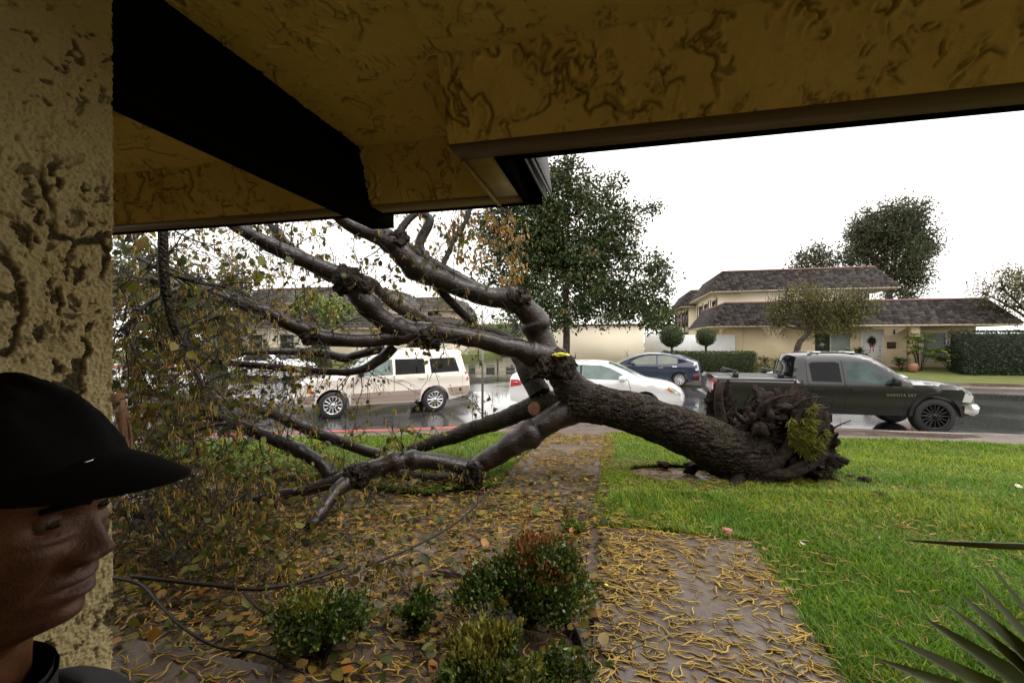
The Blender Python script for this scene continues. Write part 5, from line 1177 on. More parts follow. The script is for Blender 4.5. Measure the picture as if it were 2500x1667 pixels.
# ------------------------------------------------------------------ vehicles
def inside(poly, pts):
    x, y = pts[:, 0], pts[:, 1]; r = np.zeros(len(pts), bool); n = len(poly)
    for i in range(n):
        x0, y0 = poly[i]; x1, y1 = poly[(i + 1) % n]
        if y0 == y1: continue
        c = ((y0 > y) != (y1 > y)) & (x < (x1 - x0) * (y - y0) / (y1 - y0) + x0); r ^= c
    return r
def seg_dist(poly, pts):
    d = np.full(len(pts), 9.0); n = len(poly)
    for i in range(n):
        a = np.array(poly[i]); b = np.array(poly[(i + 1) % n]); ab = b - a; t = np.clip(((pts - a) @ ab) / (ab @ ab + 1e-12), 0, 1); d = np.minimum(d, np.linalg.norm(pts - (a + t[:, None] * ab), axis=1))
    return d
def fill(poly, step):
    poly = [tuple(p) for p in poly]; a = np.array(poly); gx = np.arange(a[:, 0].min() + step / 2, a[:, 0].max(), step); gy = np.arange(a[:, 1].min() + step / 2, a[:, 1].max(), step)
    G = np.stack(np.meshgrid(gx, gy), -1).reshape(-1, 2)
    if len(G): G = G[inside(poly, G)]
    if len(G): G = G[seg_dist(poly, G) > step * .4]
    pts = [Vector(p) for p in poly] + [Vector(p) for p in G]
    v, e, f, ov, oe, of = delaunay_2d_cdt(pts, [(i, (i + 1) % len(poly)) for i in range(len(poly))], [], 1, 1e-6)
    mp = {}
    for k, l in enumerate(ov):
        for i in l: mp[i] = k
    return np.array([tuple(q) for q in v]), [tuple(q) for q in f], [mp.get(i, 0) for i in range(len(poly))]
def smooth_line(pts, step=.05):
    return resample(np.array([(p[0], 0, p[1]) for p in pts]), np.ones(len(pts)), step)[0][:, [0, 2]]
class Car:
    def __init__(s, name, label, cat, loc, fwd, top, L, Wd, gc, xw, rw, ra, belt, tumble, paint, scale=1.0, group=None, taper=(.14, .12), step=.07, sharp=32, edge=.05):
        s.t = thing(name, label, cat, loc, math.atan2(fwd[1], fwd[0]), group); s.t.scale = (scale,) * 3
        s.W = Wd / 2; s.belt = belt; s.tum = tumble; s.taper = taper; s.rw = rw; s.xw = xw
        tl = []
        for seg in top: tl.extend([tuple(p) for p in (smooth_line(seg, step) if len(seg) > 2 else seg)])
        o = [tl[0]]
        for p in tl[1:]:
            if abs(p[0] - o[-1][0]) + abs(p[1] - o[-1][1]) > .012: o.append(p)
        s.top = o; s.x0 = min(p[0] for p in o); s.x1 = max(p[0] for p in o); bot = []
        for x in sorted(xw, reverse=True):
            h = gc - rw; a0 = math.asin(max(-1, min(1, h / ra)))
            for k in range(15): a = a0 + (math.pi - 2 * a0) * k / 14; bot.append((x + ra * math.cos(a), rw + ra * math.sin(a)))
        dens = []
        prev = o[-1]
        for p in bot + [o[0]]:
            d = math.hypot(p[0] - prev[0], p[1] - prev[1]); n = int(d / .15)
            for k in range(1, n + 1):
                if k < n or p is not o[0]: dens.append((prev[0] + (p[0] - prev[0]) * k / n, prev[1] + (p[1] - prev[1]) * k / n)) if n else None
            if n == 0 and p is not o[0]: dens.append(p)
            prev = p
        s.outline = o + dens; s.ntop = len(o); s.edge = edge
        s.arr = np.array(s.top)
        s.body = s.shell('body', s.outline, s.ntop, MAT[paint], s.t, 0.0, sharp)
        for x in xw:
            for sd in (1, -1): s.wheel(x, sd)
    def ztop(s, x):
        a = s.arr; z = np.full(np.shape(x), -9.0)
        for i in range(len(a) - 1):
            x0, z0 = a[i]; x1, z1 = a[i + 1]
            if x1 == x0: continue
            m = (x >= min(x0, x1) - 1e-6) & (x <= max(x0, x1) + 1e-6); z = np.where(m, np.maximum(z, z0 + (z1 - z0) * (x - x0) / (x1 - x0)), z)
        return z
    def w(s, x, z):
        x = np.asarray(x, float); z = np.asarray(z, float); w = np.full(x.shape, s.W)
        w = w - s.tum * np.clip(z - s.belt, 0, 9) - .10 * np.clip(z - s.belt - .1, 0, 9) ** 2
        w = w - .05 * np.clip((s.belt - .3 - z) / .5, 0, 2) ** 2 + .012 * np.exp(-((z - (s.belt - .12)) / .09) ** 2) - .012 * np.exp(-((z - (s.belt - .32)) / .12) ** 2)
        f = np.clip((x - (s.x1 - .9)) / .9, 0, 1); r = np.clip(((s.x0 + .8) - x) / .8, 0, 1)
        w = w * (1 - s.taper[0] * f ** 2.2 - s.taper[1] * r ** 2.2)
        d = s.ztop(x) - z; e = s.edge; k = np.clip(d, 0, e); return w - np.where(d < e, e * (1 - np.sqrt(np.clip(1 - ((e - k) / e) ** 2, 0, 1))) * .8, 0)
    def crown(s, n, top): 
        return np.where(top, .045 * np.clip(n[:, 1], 0, 1) + .11 * np.abs(n[:, 0]), 0.0)
    def shell(s, name, outline, ntop, mat, parent, off=0.0, sharp=32, step=.09):
        v, f, mp = fill(outline, step); n = len(v); y = s.w(v[:, 0], v[:, 1]) + off
        Lp = np.stack([v[:, 0], y, v[:, 1]], 1); Rp = Lp * [1, -1, 1]; o = np.array(outline); m = len(o)
        tn = np.roll(o, -1, 0) - np.roll(o, 1, 0); nn = norm(np.stack([-tn[:, 1], tn[:, 0]], 1)); c = s.crown(nn, np.arange(m) < ntop); T = np.linspace(1, -1, 11)[1:-1]
        V = [Lp, Rp]; idx = [np.array(mp)]
        yo = s.w(o[:, 0], o[:, 1]) + off; base = 2 * n
        for t in T:
            b = (1 - abs(t) ** 2.6); q = o + nn * (c * b)[:, None]; V.append(np.stack([q[:, 0], yo * t, q[:, 1]], 1)); idx.append(np.arange(m) + base); base += m
        idx.append(np.array(mp) + n); Q = []; k = np.arange(m); k2 = (k + 1) % m
        for a, b in zip(idx[:-1], idx[1:]): Q.append(np.stack([a[k], a[k2], b[k2], b[k]], 1))
        mb = MB(); F = np.array(f); mb.add(np.concatenate(V), np.concatenate(Q), np.concatenate([F[:, ::-1], F[:, :] + n]))
        o_ = mb.build(name, mat, parent, True, sharp)
        bm = bmesh.new(); bm.from_mesh(o_.data); bmesh.ops.recalc_face_normals(bm, faces=bm.faces); bm.to_mesh(o_.data); bm.free(); o_.data.polygons.foreach_set('use_smooth', np.ones(len(o_.data.polygons), bool)); o_.data.set_sharp_from_angle(angle=math.radians(sharp)); return o_
    def side(s, name, poly, mat, off=.005, sides=(1, -1), parent=None, step=.12, thick=0.0, curve=True):
        if curve and len(poly) > 3: pass
        v, f, mp = fill(poly, step); out = None; F = np.array(f)
        for sd in sides:
            y = s.w(v[:, 0], v[:, 1]) + off; mb = MB(); mb.add(np.stack([v[:, 0], y * sd, v[:, 1]], 1), None, F[:, ::-1] if sd > 0 else F)
            k = np.array(mp); k2 = np.roll(k, -1); A = np.stack([v[:, 0], y * sd, v[:, 1]], 1); B = A.copy(); B[:, 1] = (y - off - thick - .012) * sd; m = len(k)
            i = np.arange(m); j = (i + 1) % m; mb.add(np.concatenate([A[k], B[k]]), np.stack([i, j, j + m, i + m], 1))
            out = mb.build(name, MAT[mat], parent or s.t, False)
        return out
    def over(s, name, xa, xb, mat, ta=-.86, tb=.86, off=.006, ta2=None, tb2=None, parent=None, nt=9):
        """a panel laid on the top of the shell between two stations of its outline (windscreen, rear window ...)"""
        a = s.arr; i0, i1 = [int(np.argmin(np.hypot(a[:, 0] - q[0], a[:, 1] - q[1]))) for q in (xa, xb)]; i0, i1 = min(i0, i1), max(i0, i1)
        o = a[i0:i1 + 1]; tn = np.gradient(a, axis=0)[i0:i1 + 1]; nn = norm(np.stack([-tn[:, 1], tn[:, 0]], 1)); c = s.crown(nn, True); n = len(o); rows = []
        for k in np.linspace(0, 1, nt):
            f = np.linspace(0, 1, n); t = (ta * (1 - f) + (ta if ta2 is None else ta2) * f) * (1 - k) + (tb * (1 - f) + (tb if tb2 is None else tb2) * f) * k
            q = o + nn * (c * (1 - np.abs(t) ** 2.6) + off)[:, None]; rows.append(np.stack([q[:, 0], s.w(o[:, 0], o[:, 1]) * t, q[:, 1]], 1))
        i = np.arange(nt - 1)[:, None] * n; j = np.arange(n - 1)[None]; mb = MB(); mb.add(np.concatenate(rows), np.stack([i + j, i + j + 1, i + n + j + 1, i + n + j], -1).reshape(-1, 4)); return mb.build(name, MAT[mat], parent or s.t, True)
    def line(s, name, pts, wd=.012, mat='seam', sides=(1, -1), parent=None, off=.003):
        p = smooth_line(pts, .08); t = norm(np.gradient(p, axis=0)); nn = np.stack([-t[:, 1], t[:, 0]], 1) * wd / 2; n = len(p)
        for sd in sides:
            rows = [np.stack([q[:, 0], (s.w(q[:, 0], q[:, 1]) + off) * sd, q[:, 1]], 1) for q in (p - nn, p + nn)]; j = np.arange(n - 1); mb = MB(); mb.add(np.concatenate(rows), np.stack([j, j + 1, n + j + 1, n + j], 1)); mb.build(name, MAT[mat], parent or s.t)
    def wheel(s, x, sd):
        r = s.rw; wdt = getattr(s, 'wt', .235); y = s.W - wdt / 2 - .02; prof = [(r * .64, -.5), (r * .72, -.52), (r * .9, -.5), (r * .97, -.42), (r, -.3), (r, .3), (r * .97, .42), (r * .9, .5), (r * .72, .52), (r * .64, .5), (r * .62, .3), (r * .6, -.3)]
        V, Q = tube([[0, p[1] * wdt, 0] for p in prof], [1] * len(prof), 36); n = 36; th = np.arange(n) / n * 6.2832
        V = np.concatenate([np.stack([np.cos(th) * p[0], np.full(n, p[1] * wdt), np.sin(th) * p[0]], 1) for p in prof]); m = len(prof); i = np.arange(m)[:, None] * n; i2 = ((np.arange(m) + 1) % m)[:, None] * n; j = np.arange(n)[None]; j2 = (j + 1) % n
        mb = MB(); mb.add(V, np.stack([i + j, i + j2, i2 + j2, i2 + j], -1).reshape(-1, 4)); wo = mb.build('wheel', MAT['rubber'], s.t, True, 40); wo.location = (x, y * sd, r)
        mb = MB(); style = s.rim; ro = r * .66; out = wdt * .42 * sd
        pr = [(ro, .5), (ro * 1.02, .53), (ro * .95, .50), (ro * .88, .30), (ro * .86, -.1)]
        V = np.concatenate([np.stack([np.cos(th) * p[0], np.full(n, p[1] * wdt * sd), np.sin(th) * p[0]], 1) for p in pr]); i = np.arange(4)[:, None] * n; mb.add(V, np.stack([i + j, i + j2, i + n + j2, i + n + j], -1).reshape(-1, 4))
        ns, ww = style
        for k in range(ns):
            a = 6.2832 * k / ns; ca, sa = math.cos(a), math.sin(a); w0, w1 = ww
            P4 = [(ro * .16, -w0), (ro * .93, -w1), (ro * .93, w1), (ro * .16, w0)]; V = [(p * ca - q * sa, yy, p * sa + q * ca) for yy in (out, out - .05 * sd) for p, q in P4]
            mb.add(V, [(0, 1, 2, 3), (0, 4, 5, 1), (3, 2, 6, 7)])
        V, Q = tube([[0, out - .05 * sd, 0], [0, out + .012 * sd, 0], [0, out + .018 * sd, 0]], [ro * .24, ro * .22, ro * .05], 14, True); mb.add(V, Q); mb.build('rim', MAT[s.rimmat], wo)
        mb = MB(); V = np.concatenate([np.stack([np.cos(th) * ro * .9, np.full(n, -.05 * wdt * sd), np.sin(th) * ro * .9], 1), [[0, -.05 * wdt * sd, 0]]]); mb.add(V, None, [(k, (k + 1) % n, n) for k in range(n)]); mb.build('brake_disc', MAT['seam'], wo)
    def mirror(s, x, z, mat, sides=(1, -1), sz=(.10, .11, .075)):
        for sd in sides:
            y = float(s.w(np.array([x]), np.array([z]))[0]); bm = bmesh.new(); bmesh.ops.create_icosphere(bm, subdivisions=3, radius=1)
            V = np.array([v.co[:] for v in bm.verts]); F = np.array([[v.index for v in f.verts] for f in bm.faces]); bm.free()
            V = np.sign(V) * np.abs(V) ** .75 * np.array(sz) + np.array([x, (y + sz[1] + .02) * sd, z + .03]); mb = MB(); mb.add(V, None, F); mb.bar((x + .02, (y - .02) * sd, z - .02), (x, (y + sz[1] * .6) * sd, z), .03, .025, 6); mb.build('mirror', MAT[mat], s.t, True, 50)
    def handle(s, x, z, mat, L=.2, sides=(1, -1)):
        s.side('handle', [(x - L / 2, z - .018), (x + L / 2, z - .018), (x + L / 2, z + .018), (x - L / 2, z + .018)], mat, .025, sides)

FW = (.973, -.237)
def sedan(name, label, loc, fwd, paint, scale=1.0, glass='glass_teal', rim=(7, (.03, .035)), H=1.47, group=None):
    Car.rim = rim; Car.rimmat = 'alloy'; k = H / 1.47
    top = [[(-2.34, .34), (-2.38, .52), (-2.40, .72), (-2.36, .95), (-2.28, 1.03)], [(-2.28, 1.03), (-2.0, 1.075), (-1.72, 1.10), (-1.45, 1.20), (-1.0, 1.39), (-.55, 1.455), (-.1, 1.47), (.3, 1.44), (.62, 1.345), (1.0, 1.17), (1.32, 1.02), (1.5, .965), (1.9, .90), (2.15, .82), (2.32, .70)], [(2.32, .70), (2.40, .56), (2.40, .42), (2.34, .26)]]
    top = [[(x, z * k) for x, z in s] for s in top]; c = Car(name, label, 'car', loc, fwd, top, 4.8, 1.82, .22, (-1.37, 1.42), .33, .385, .95 * k, .42, paint, scale, group)
    rearq = [(-1.55, 1.03), (-1.28, 1.04), (-1.28, 1.27), (-1.36, 1.2)]; w1 = [(-1.22, 1.03), (-.36, 1.02), (-.36, 1.40), (-.7, 1.385), (-1.0, 1.32), (-1.22, 1.22)]; w2 = [(-.26, 1.02), (.98, 1.0), (.80, 1.17), (.5, 1.32), (.25, 1.39), (-.26, 1.405)]
    for q in (rearq, w1, w2): c.side('window', [(x, z * k - .0) for x, z in q], glass)
    c.side('pillar_trim', [(-.355, 1.02 * k), (-.265, 1.02 * k), (-.265, 1.40 * k), (-.355, 1.40 * k)], 'black', .004)
    c.over('windshield', (.42, 1.40 * k), (1.3, 1.03 * k), glass, -.88, .88); c.over('rear_window', (-1.62, 1.13 * k), (-.95, 1.40 * k), 'glass_dark', -.86, .86)
    for x in (-.31, .98): c.line('door_seam', [(x, .34), (x + (.0 if x < 0 else .06), .66 * k), (x, 1.0 * k)])
    c.line('door_seam', [(-1.32, 1.0 * k), (-1.15, .86 * k), (-1.0, .6 * k), (-.95, .36)]); c.line('door_seam', [(-.98, .34), (0, .335), (.98, .34)])
    c.handle(-.52, .87 * k, paint); c.handle(-1.12, .89 * k, paint); c.mirror(.82, 1.02 * k, paint)
    c.side('headlight', [(1.98, .80 * k), (2.16, .66 * k), (2.33, .60 * k), (2.34, .66 * k), (2.2, .78 * k), (2.02, .86 * k)], 'clear_lens', .006); c.side('indicator', [(1.98, .79 * k), (2.1, .69 * k), (2.14, .72 * k), (2.02, .83 * k)], 'amber_lens', .012)
    c.side('tail_light', [(-2.36, .74 * k), (-2.02, .80 * k), (-1.98, .90 * k), (-2.12, .97 * k), (-2.33, .96 * k)], 'red_lens', .008)
    c.over('tail_light', (-2.40, .72 * k), (-2.36, .95 * k), 'red_lens', .55, .98, .008); c.over('tail_light', (-2.40, .72 * k), (-2.36, .95 * k), 'red_lens', -.98, -.55, .008)
    c.over('grille', (2.36, .66 * k), (2.40, .52 * k), 'black', -.5, .5); return c
sedan('white_sedan', 'white sedan parked in the street behind the trunk of the fallen tree', (2.43, 13.15, ROAD_Z), FW, 'white_paint')
sedan('white_car', 'white car mostly hidden behind the dark pickup truck', (11.0, 15.9, ROAD_Z), (-.973, .237), 'white_paint', H=1.28)
sedan('white_car', 'white parked car far off behind the hanging branches at left', (-13.4, 24.8, ROAD_Z), (.95, -.31), 'white_paint', glass='glass_dark')

# slate blue hatchback on the far side, nose to the left
Car.rim = (10, (.018, .03)); Car.rimmat = 'alloy'
top = [[(-2.14, .36), (-2.2, .55), (-2.2, .78), (-2.13, 1.0), (-2.1, 1.1)], [(-2.1, 1.1), (-1.8, 1.22), (-1.3, 1.38), (-.8, 1.465), (-.3, 1.49), (.05, 1.475), (.5, 1.38), (1.0, 1.19), (1.35, 1.03), (1.7, .93), (2.0, .80), (2.18, .64)], [(2.18, .64), (2.25, .5), (2.22, .3), (2.16, .22)]]
c = Car('blue_hatchback', 'dark slate blue hatchback parked along the far kerb', 'car', (6.6, 21.3, ROAD_Z), (-.95, .31), top, 4.46, 1.745, .2, (-1.33, 1.37), .315, .37, .97, .40, 'blue_paint')
c.side('window', [(-1.72, 1.14), (-1.28, 1.06), (-1.28, 1.28), (-1.5, 1.22)], 'glass_dark'); c.side('window', [(-1.22, 1.05), (-.40, 1.02), (-.40, 1.41), (-.8, 1.39), (-1.22, 1.29)], 'glass_pale')
c.side('window', [(-.31, 1.02), (.72, .98), (.72, 1.16), (.45, 1.30), (.1, 1.40), (-.31, 1.415)], 'glass_pale'); c.side('window', [(.79, .98), (1.18, .965), (.79, 1.12)], 'glass_dark')
c.over('windshield', (.25, 1.44), (1.32, 1.05), 'glass_pale', -.86, .86); c.over('rear_window', (-1.9, 1.18), (-1.0, 1.43), 'glass_dark', -.84, .84)
for x in (-.36, .86): c.line('door_seam', [(x, .34), (x + .02, .66), (x, .98)])
c.line('door_seam', [(-1.28, 1.02), (-1.1, .86), (-.95, .6), (-.9, .36)]); c.line('sill_trim', [(-.85, .30), (0, .29), (.85, .28)], .03, 'chrome')
c.handle(-.52, .86, 'chrome'); c.handle(-1.12, .92, 'chrome'); c.mirror(.70, 1.0, 'blue_paint')
c.side('tail_light', [(-2.16, .74), (-2.0, .76), (-1.92, 1.0), (-1.98, 1.12), (-2.1, 1.07)], 'clear_lens', .008); c.side('reflector', [(-2.08, .5), (-1.9, .5), (-1.9, .58), (-2.08, .58)], 'red_lens', .006)
c.side('headlight', [(1.75, .72), (2.1, .58), (2.12, .66), (1.85, .83)], 'clear_lens', .006)
c.side('lower_bumper', [(-2.17, .3), (-1.85, .3), (-1.8, .44), (-2.16, .46)], 'black', .006)

# dark grey crew cab pickup at the near kerb
Car.rim = (16, (.014, .02)); Car.rimmat = 'darkalloy'; Car.wt = .29
top = [[(-2.66, .52), (-2.70, .8), (-2.72, 1.12)], [(-2.72, 1.12), (-2.68, 1.175), (-2.4, 1.18), (-.93, 1.18)], [(-.93, 1.18), (-.90, 1.30), (-.84, 1.56), (-.76, 1.68), (-.5, 1.735), (0, 1.755), (.4, 1.74), (.68, 1.67), (.95, 1.48), (1.22, 1.25), (1.36, 1.17)],
       [(1.36, 1.17), (1.7, 1.14), (2.1, 1.09), (2.4, 1.0), (2.52, .90)], [(2.52, .90), (2.57, .75), (2.56, .55), (2.5, .45)]]
c = Car('pickup_truck', 'dark grey crew cab pickup truck with black wheels by the near kerb', 'pickup truck', (7.80, 11.02, ROAD_Z), FW, top, 5.4, 1.84, .42, (-1.55, 1.78), .41, .49, 1.10, .36, 'grey_paint', taper=(.13, .03), edge=.06)
c.side('window', [(-.62, 1.14), (-.02, 1.13), (-.02, 1.55), (-.1, 1.585), (-.56, 1.575), (-.64, 1.53)], 'glass_dark'); c.side('window', [(.1, 1.13), (.98, 1.11), (.93, 1.20), (.62, 1.51), (.5, 1.575), (.1, 1.59)], 'glass_smoke')
c.over('rear_window', (-.915, 1.24), (-.80, 1.63), 'glass_dark', -.84, .84); c.over('windshield', (.74, 1.64), (1.24, 1.235), 'glass_smoke', -.88, .88)
for x in (.04,): c.line('door_seam', [(x, .46), (x, .8), (x, 1.1), (x, 1.62)], .016)
c.line('door_seam', [(1.18, .46), (1.2, .8), (1.12, 1.1)], .014); c.line('bed_gap', [(-.83, .46), (-.83, .8), (-.83, 1.16)], .035); c.line('door_seam', [(-.70, 1.6), (-.72, 1.2), (-.70, .95), (-.78, .6)], .012)
for x, r0 in ((-1.55, .49), (1.78, .49)):
    arc = [(x + (r0 + .03) * math.cos(a), .41 + (r0 + .03) * math.sin(a)) for a in np.linspace(.0, math.pi, 22)]
    inn = [(x + (r0 - .035) * math.cos(a), .41 + (r0 - .035) * math.sin(a)) for a in np.linspace(math.pi, .0, 22)]; c.side('fender_flare', arc + inn, 'grey_paint', .05)
c.side('handle', [(-.62, .93), (-.40, .93), (-.40, .99), (-.62, .99)], 'black', .02); c.side('handle', [(.16, .93), (.38, .93), (.38, .99), (.16, .99)], 'black', .02); c.mirror(.98, 1.14, 'black', sz=(.07, .12, .10))
c.over('bed_cover', (-2.58, 1.18), (-1.0, 1.18), 'black', -.86, .86, .004); c.side('bed_rail', [(-2.66, 1.14), (-.98, 1.15), (-.98, 1.178), (-2.66, 1.17)], 'black', .012)
for k, x in enumerate((-2.2, -1.2)):
    for sd in (1, -1): mb = MB(); mb.box((x - .06, .66 * sd - .04, 1.18), (x + .06, .66 * sd + .04, 1.32)); mb.build('rack_clamp', MAT['black'], c.t)
    mb = MB(); mb.bar((x, -.72, 1.335), (x, .72, 1.335), .022, .022, 8); mb.build('rack_bar', MAT['black'], c.t)
for x in (-.35, .35): mb = MB(); mb.bar((x, -.6, 1.80), (x, .6, 1.80), .02, .02, 8); mb.build('roof_bar', MAT['chrome'], c.t)
for sd in (1, -1): mb = MB(); V, Q = tube(*resample([(-.6, .56 * sd, 1.71), (-.5, .56 * sd, 1.775), (.2, .56 * sd, 1.79), (.45, .56 * sd, 1.72)], [.02, .018, .018, .02], .06), 8, True); mb.add(V, Q); mb.build('roof_rail', MAT['black'], c.t, True)
c.side('headlight', [(2.28, .74), (2.46, .72), (2.52, .86), (2.34, .93)], 'clear_lens', .01); c.side('tail_light', [(-2.69, .82), (-2.6, .82), (-2.6, 1.1), (-2.71, 1.1)], 'red_lens', .008); c.over('tail_light', (-2.70, .8), (-2.72, 1.12), 'red_lens', -.98, -.84, .008)
c.over('grille', (2.53, .88), (2.57, .72), 'black', -.6, .6, .01)
bo = [(2.30, .50), (2.30, .66), (2.42, .70), (2.58, .69), (2.64, .62), (2.62, .50), (2.5, .44)]; c.top_save = c.arr; c.shell('bumper', bo, 0, MAT['chrome'], c.t, .05, 40, .1)
bo = [(-2.84, .56), (-2.86, .72), (-2.62, .74), (-2.62, .56)]; c.shell('bumper', bo, 0, MAT['chrome'], c.t, .01, 40, .1)
c.side('side_step', [(-.9, .40), (1.15, .40), (1.15, .46), (-.9, .46)], 'black', .05)
fc = bpy.data.curves.new('lettering', 'FONT'); fc.body = 'DAKOTA SXT'; fc.size = .085; fc.extrude = .002; fc.space_character = 1.1; fo = bpy.data.objects.new('lettering', fc); C.objects.link(fo); fo.parent = c.t
fc.materials.append(MAT['chrome']); fo.location = (.83, -(c.W + .022), .835); fo.rotation_euler = (math.radians(90), 0, 0)
bpy.context.view_layer.update(); fm = bpy.data.meshes.new_from_object(fo.evaluated_get(bpy.context.evaluated_depsgraph_get())); fo2 = bpy.data.objects.new('door_lettering', fm); C.objects.link(fo2); fo2.parent = c.t; fo2.location = fo.location; fo2.rotation_euler = fo.rotation_euler; bpy.data.objects.remove(fo)
Car.wt = .235

# ivory sport utility vehicle turning in from the side street
Car.rim = (12, (.014, .022)); Car.rimmat = 'alloy'
top = [[(-2.55, .50), (-2.62, .75), (-2.60, 1.05), (-2.50, 1.25), (-2.42, 1.55)], [(-2.42, 1.55), (-2.36, 1.82), (-2.27, 1.91), (-1.2, 1.95), (-.2, 1.94), (.24, 1.90), (.44, 1.80), (.85, 1.45), (1.12, 1.25), (1.25, 1.2)], [(1.25, 1.2), (1.7, 1.16), (2.15, 1.10), (2.4, 1.0)], [(2.4, 1.0), (2.52, .85), (2.58, .65), (2.52, .42)]]
c = Car('ivory_suv', 'ivory sport utility vehicle with tan lower panels turning in the street', 'suv', (-3.84, 13.2, ROAD_Z), (-.902, -.432), top, 5.2, 2.0, .36, (-1.45, 1.58), .39, .46, 1.22, .22, 'cream_paint', scale=.92, taper=(.09, .03), edge=.035)
c.side('window', [(-2.26, 1.27), (-1.32, 1.24), (-1.28, 1.66), (-1.32, 1.70), (-2.08, 1.72), (-2.14, 1.68)], 'glass_dark'); c.side('window', [(-1.12, 1.24), (-.2, 1.22), (-.2, 1.69), (-1.08, 1.70), (-1.12, 1.64)], 'glass_dark')
c.side('window', [(-.12, 1.22), (.92, 1.20), (.8, 1.34), (.5, 1.62), (.38, 1.68), (-.12, 1.69)], 'glass_teal'); c.over('windshield', (.45, 1.78), (1.1, 1.26), 'glass_teal', -.87, .87); c.over('rear_window', (-2.5, 1.25), (-2.36, 1.70), 'glass_dark', -.82, .82)
for x in (-.16, 1.02): c.line('door_seam', [(x, .5), (x, .9), (x, 1.2)], .014)
c.line('door_seam', [(-1.2, 1.22), (-1.18, 1.0), (-1.0, .75), (-.95, .5)], .014)
for pl in ([(-2.57, .52), (-1.96, .50), (-1.9, .62), (-1.85, .76), (-2.6, .80)], [(-.96, .40), (1.08, .40), (1.08, .70), (-.99, .74)], [(2.08, .44), (2.5, .46), (2.54, .66), (2.08, .70)]): c.side('lower_cladding', pl, 'tan_paint', .012)
c.line('body_molding', [(-.95, .60), (0, .58), (1.05, .56)], .04, 'chrome', off=.018); c.handle(.02 - .35, 1.08, 'cream_paint'); c.handle(-1.02, 1.1, 'cream_paint'); c.mirror(.82, 1.26, 'black', sz=(.09, .12, .11))
c.side('tail_light', [(-2.58, .98), (-2.5, .98), (-2.44, 1.25), (-2.5, 1.25)], 'red_lens', .012); c.over('tail_light', (-2.60, 1.05), (-2.50, 1.25), 'red_lens', .85, .99, .01); c.over('tail_light', (-2.60, 1.05), (-2.50, 1.25), 'red_lens', -.99, -.85, .01)
c.side('headlight', [(2.22, .80), (2.42, .76), (2.46, .95), (2.28, 1.02)], 'clear_lens', .01); c.side('indicator', [(2.12, .78), (2.22, .77), (2.24, .98), (2.16, 1.0)], 'amber_lens', .012); c.over('grille', (2.46, .95), (2.57, .70), 'chrome', -.55, .55, .01)
for sd in (1, -1): mb = MB(); V, Q = tube(*resample([(-2.0, .64 * sd, 1.88), (-1.9, .64 * sd, 1.97), (-.6, .64 * sd, 1.99), (.1, .64 * sd, 1.88)], [.02] * 4, .1), 8, True); mb.add(V, Q); mb.build('roof_rail', MAT['cream_paint'], c.t, True)
for x in (-1.5, -.5): mb = MB(); mb.bar((x, -.64, 2.0), (x, .64, 2.0), .018, .018, 8); mb.build('roof_bar', MAT['black'], c.t)

# ------------------------------------------------------------------ the man at the pillar
MAT['skin'] = None
m, nt, b = nodes('dark brown skin'); t_ = tex(nt, 26, 5); r_c = ramp(nt, t_.outputs['Fac'], [(.25, (.05, .018, .008)), (.5, (.10, .038, .017)), (.75, (.16, .066, .031))])
at_ = nt.nodes.new('ShaderNodeAttribute'); at_.attribute_name = 'rnd'; mx_ = nt.nodes.new('ShaderNodeMix'); mx_.data_type = 'RGBA'
nt.links.new(at_.outputs['Fac'], mx_.inputs['Factor']); nt.links.new(r_c.outputs[0], mx_.inputs['A']); mx_.inputs['B'].default_value = (.10, .04, .034, 1); nt.links.new(mx_.outputs['Result'], b.inputs['Base Color'])
b.inputs['Roughness'].default_value = .33; b.inputs['Specular IOR Level'].default_value = .4; b.inputs['Subsurface Weight'].default_value = .06; b.inputs['Subsurface Radius'].default_value = (.012, .005, .003)
t2_ = tex(nt, 230, 4, .7); bump(nt, b, t2_.outputs['Fac'], .7, .0016); t3_ = tex(nt, 60, 6, .7); bump(nt, b, t3_.outputs['Fac'], .5, .003); MAT['skin'] = m
MAT['capcloth'] = M('black cap cloth', (.004, .004, .0045), .9, spec=.15, bmp=(300, .6, .001)); MAT['jacket'] = M('black jacket', (.012, .013, .016), .7, bmp=(60, .4, .004)); MAT['trousers'] = M('dark trousers', (.02, .022, .03), .8)
MAT['eyewhite'] = M('eye white', (.10, .075, .06), .35, spec=.2); MAT['iris'] = M('iris', (.012, .006, .004), .08); MAT['brow'] = M('brow hair', (.004, .003, .003), .95, spec=.1)
HX, HY, HZ_ = -.5635, .484, 1.526; HYAW = .10
man = thing('person', 'man in a black cap and dark jacket looking out past the stucco pillar', 'person', (HX, HY, .02), HYAW)
hz = HZ_ - .02
def gauss(x, s): return np.exp(-(x / s) ** 2)
nz_, nth = 150, 140
zz = np.linspace(-.30, .118, nz_); TH = np.linspace(0, 2 * np.pi, nth, endpoint=False)
zk = [-.30, -.22, -.16, -.140, -.128, -.118, -.108, -.098, -.086, -.0785, -.070, -.060, -.045, -.025, 0, .018, .035, .06, .085, .105, .118]
xf = np.interp(zz, zk, [.035, .028, .026, .045, .066, .0795, .083, .0815, .0835, .0835, .0845, .083, .083, .0835, .0815, .0885, .0905, .086, .068, .040, .004])
xb = np.interp(zz, [-.30, -.2, -.12, -.06, 0, .05, .09, .118], [.085, .075, .075, .090, .102, .098, .070, .006])
ww = np.interp(zz, [-.30, -.2, -.15, -.13, -.11, -.085, -.05, 0, .04, .08, .105, .118], [.075, .058, .055, .053, .056, .062, .068, .0725, .073, .062, .036, .004])
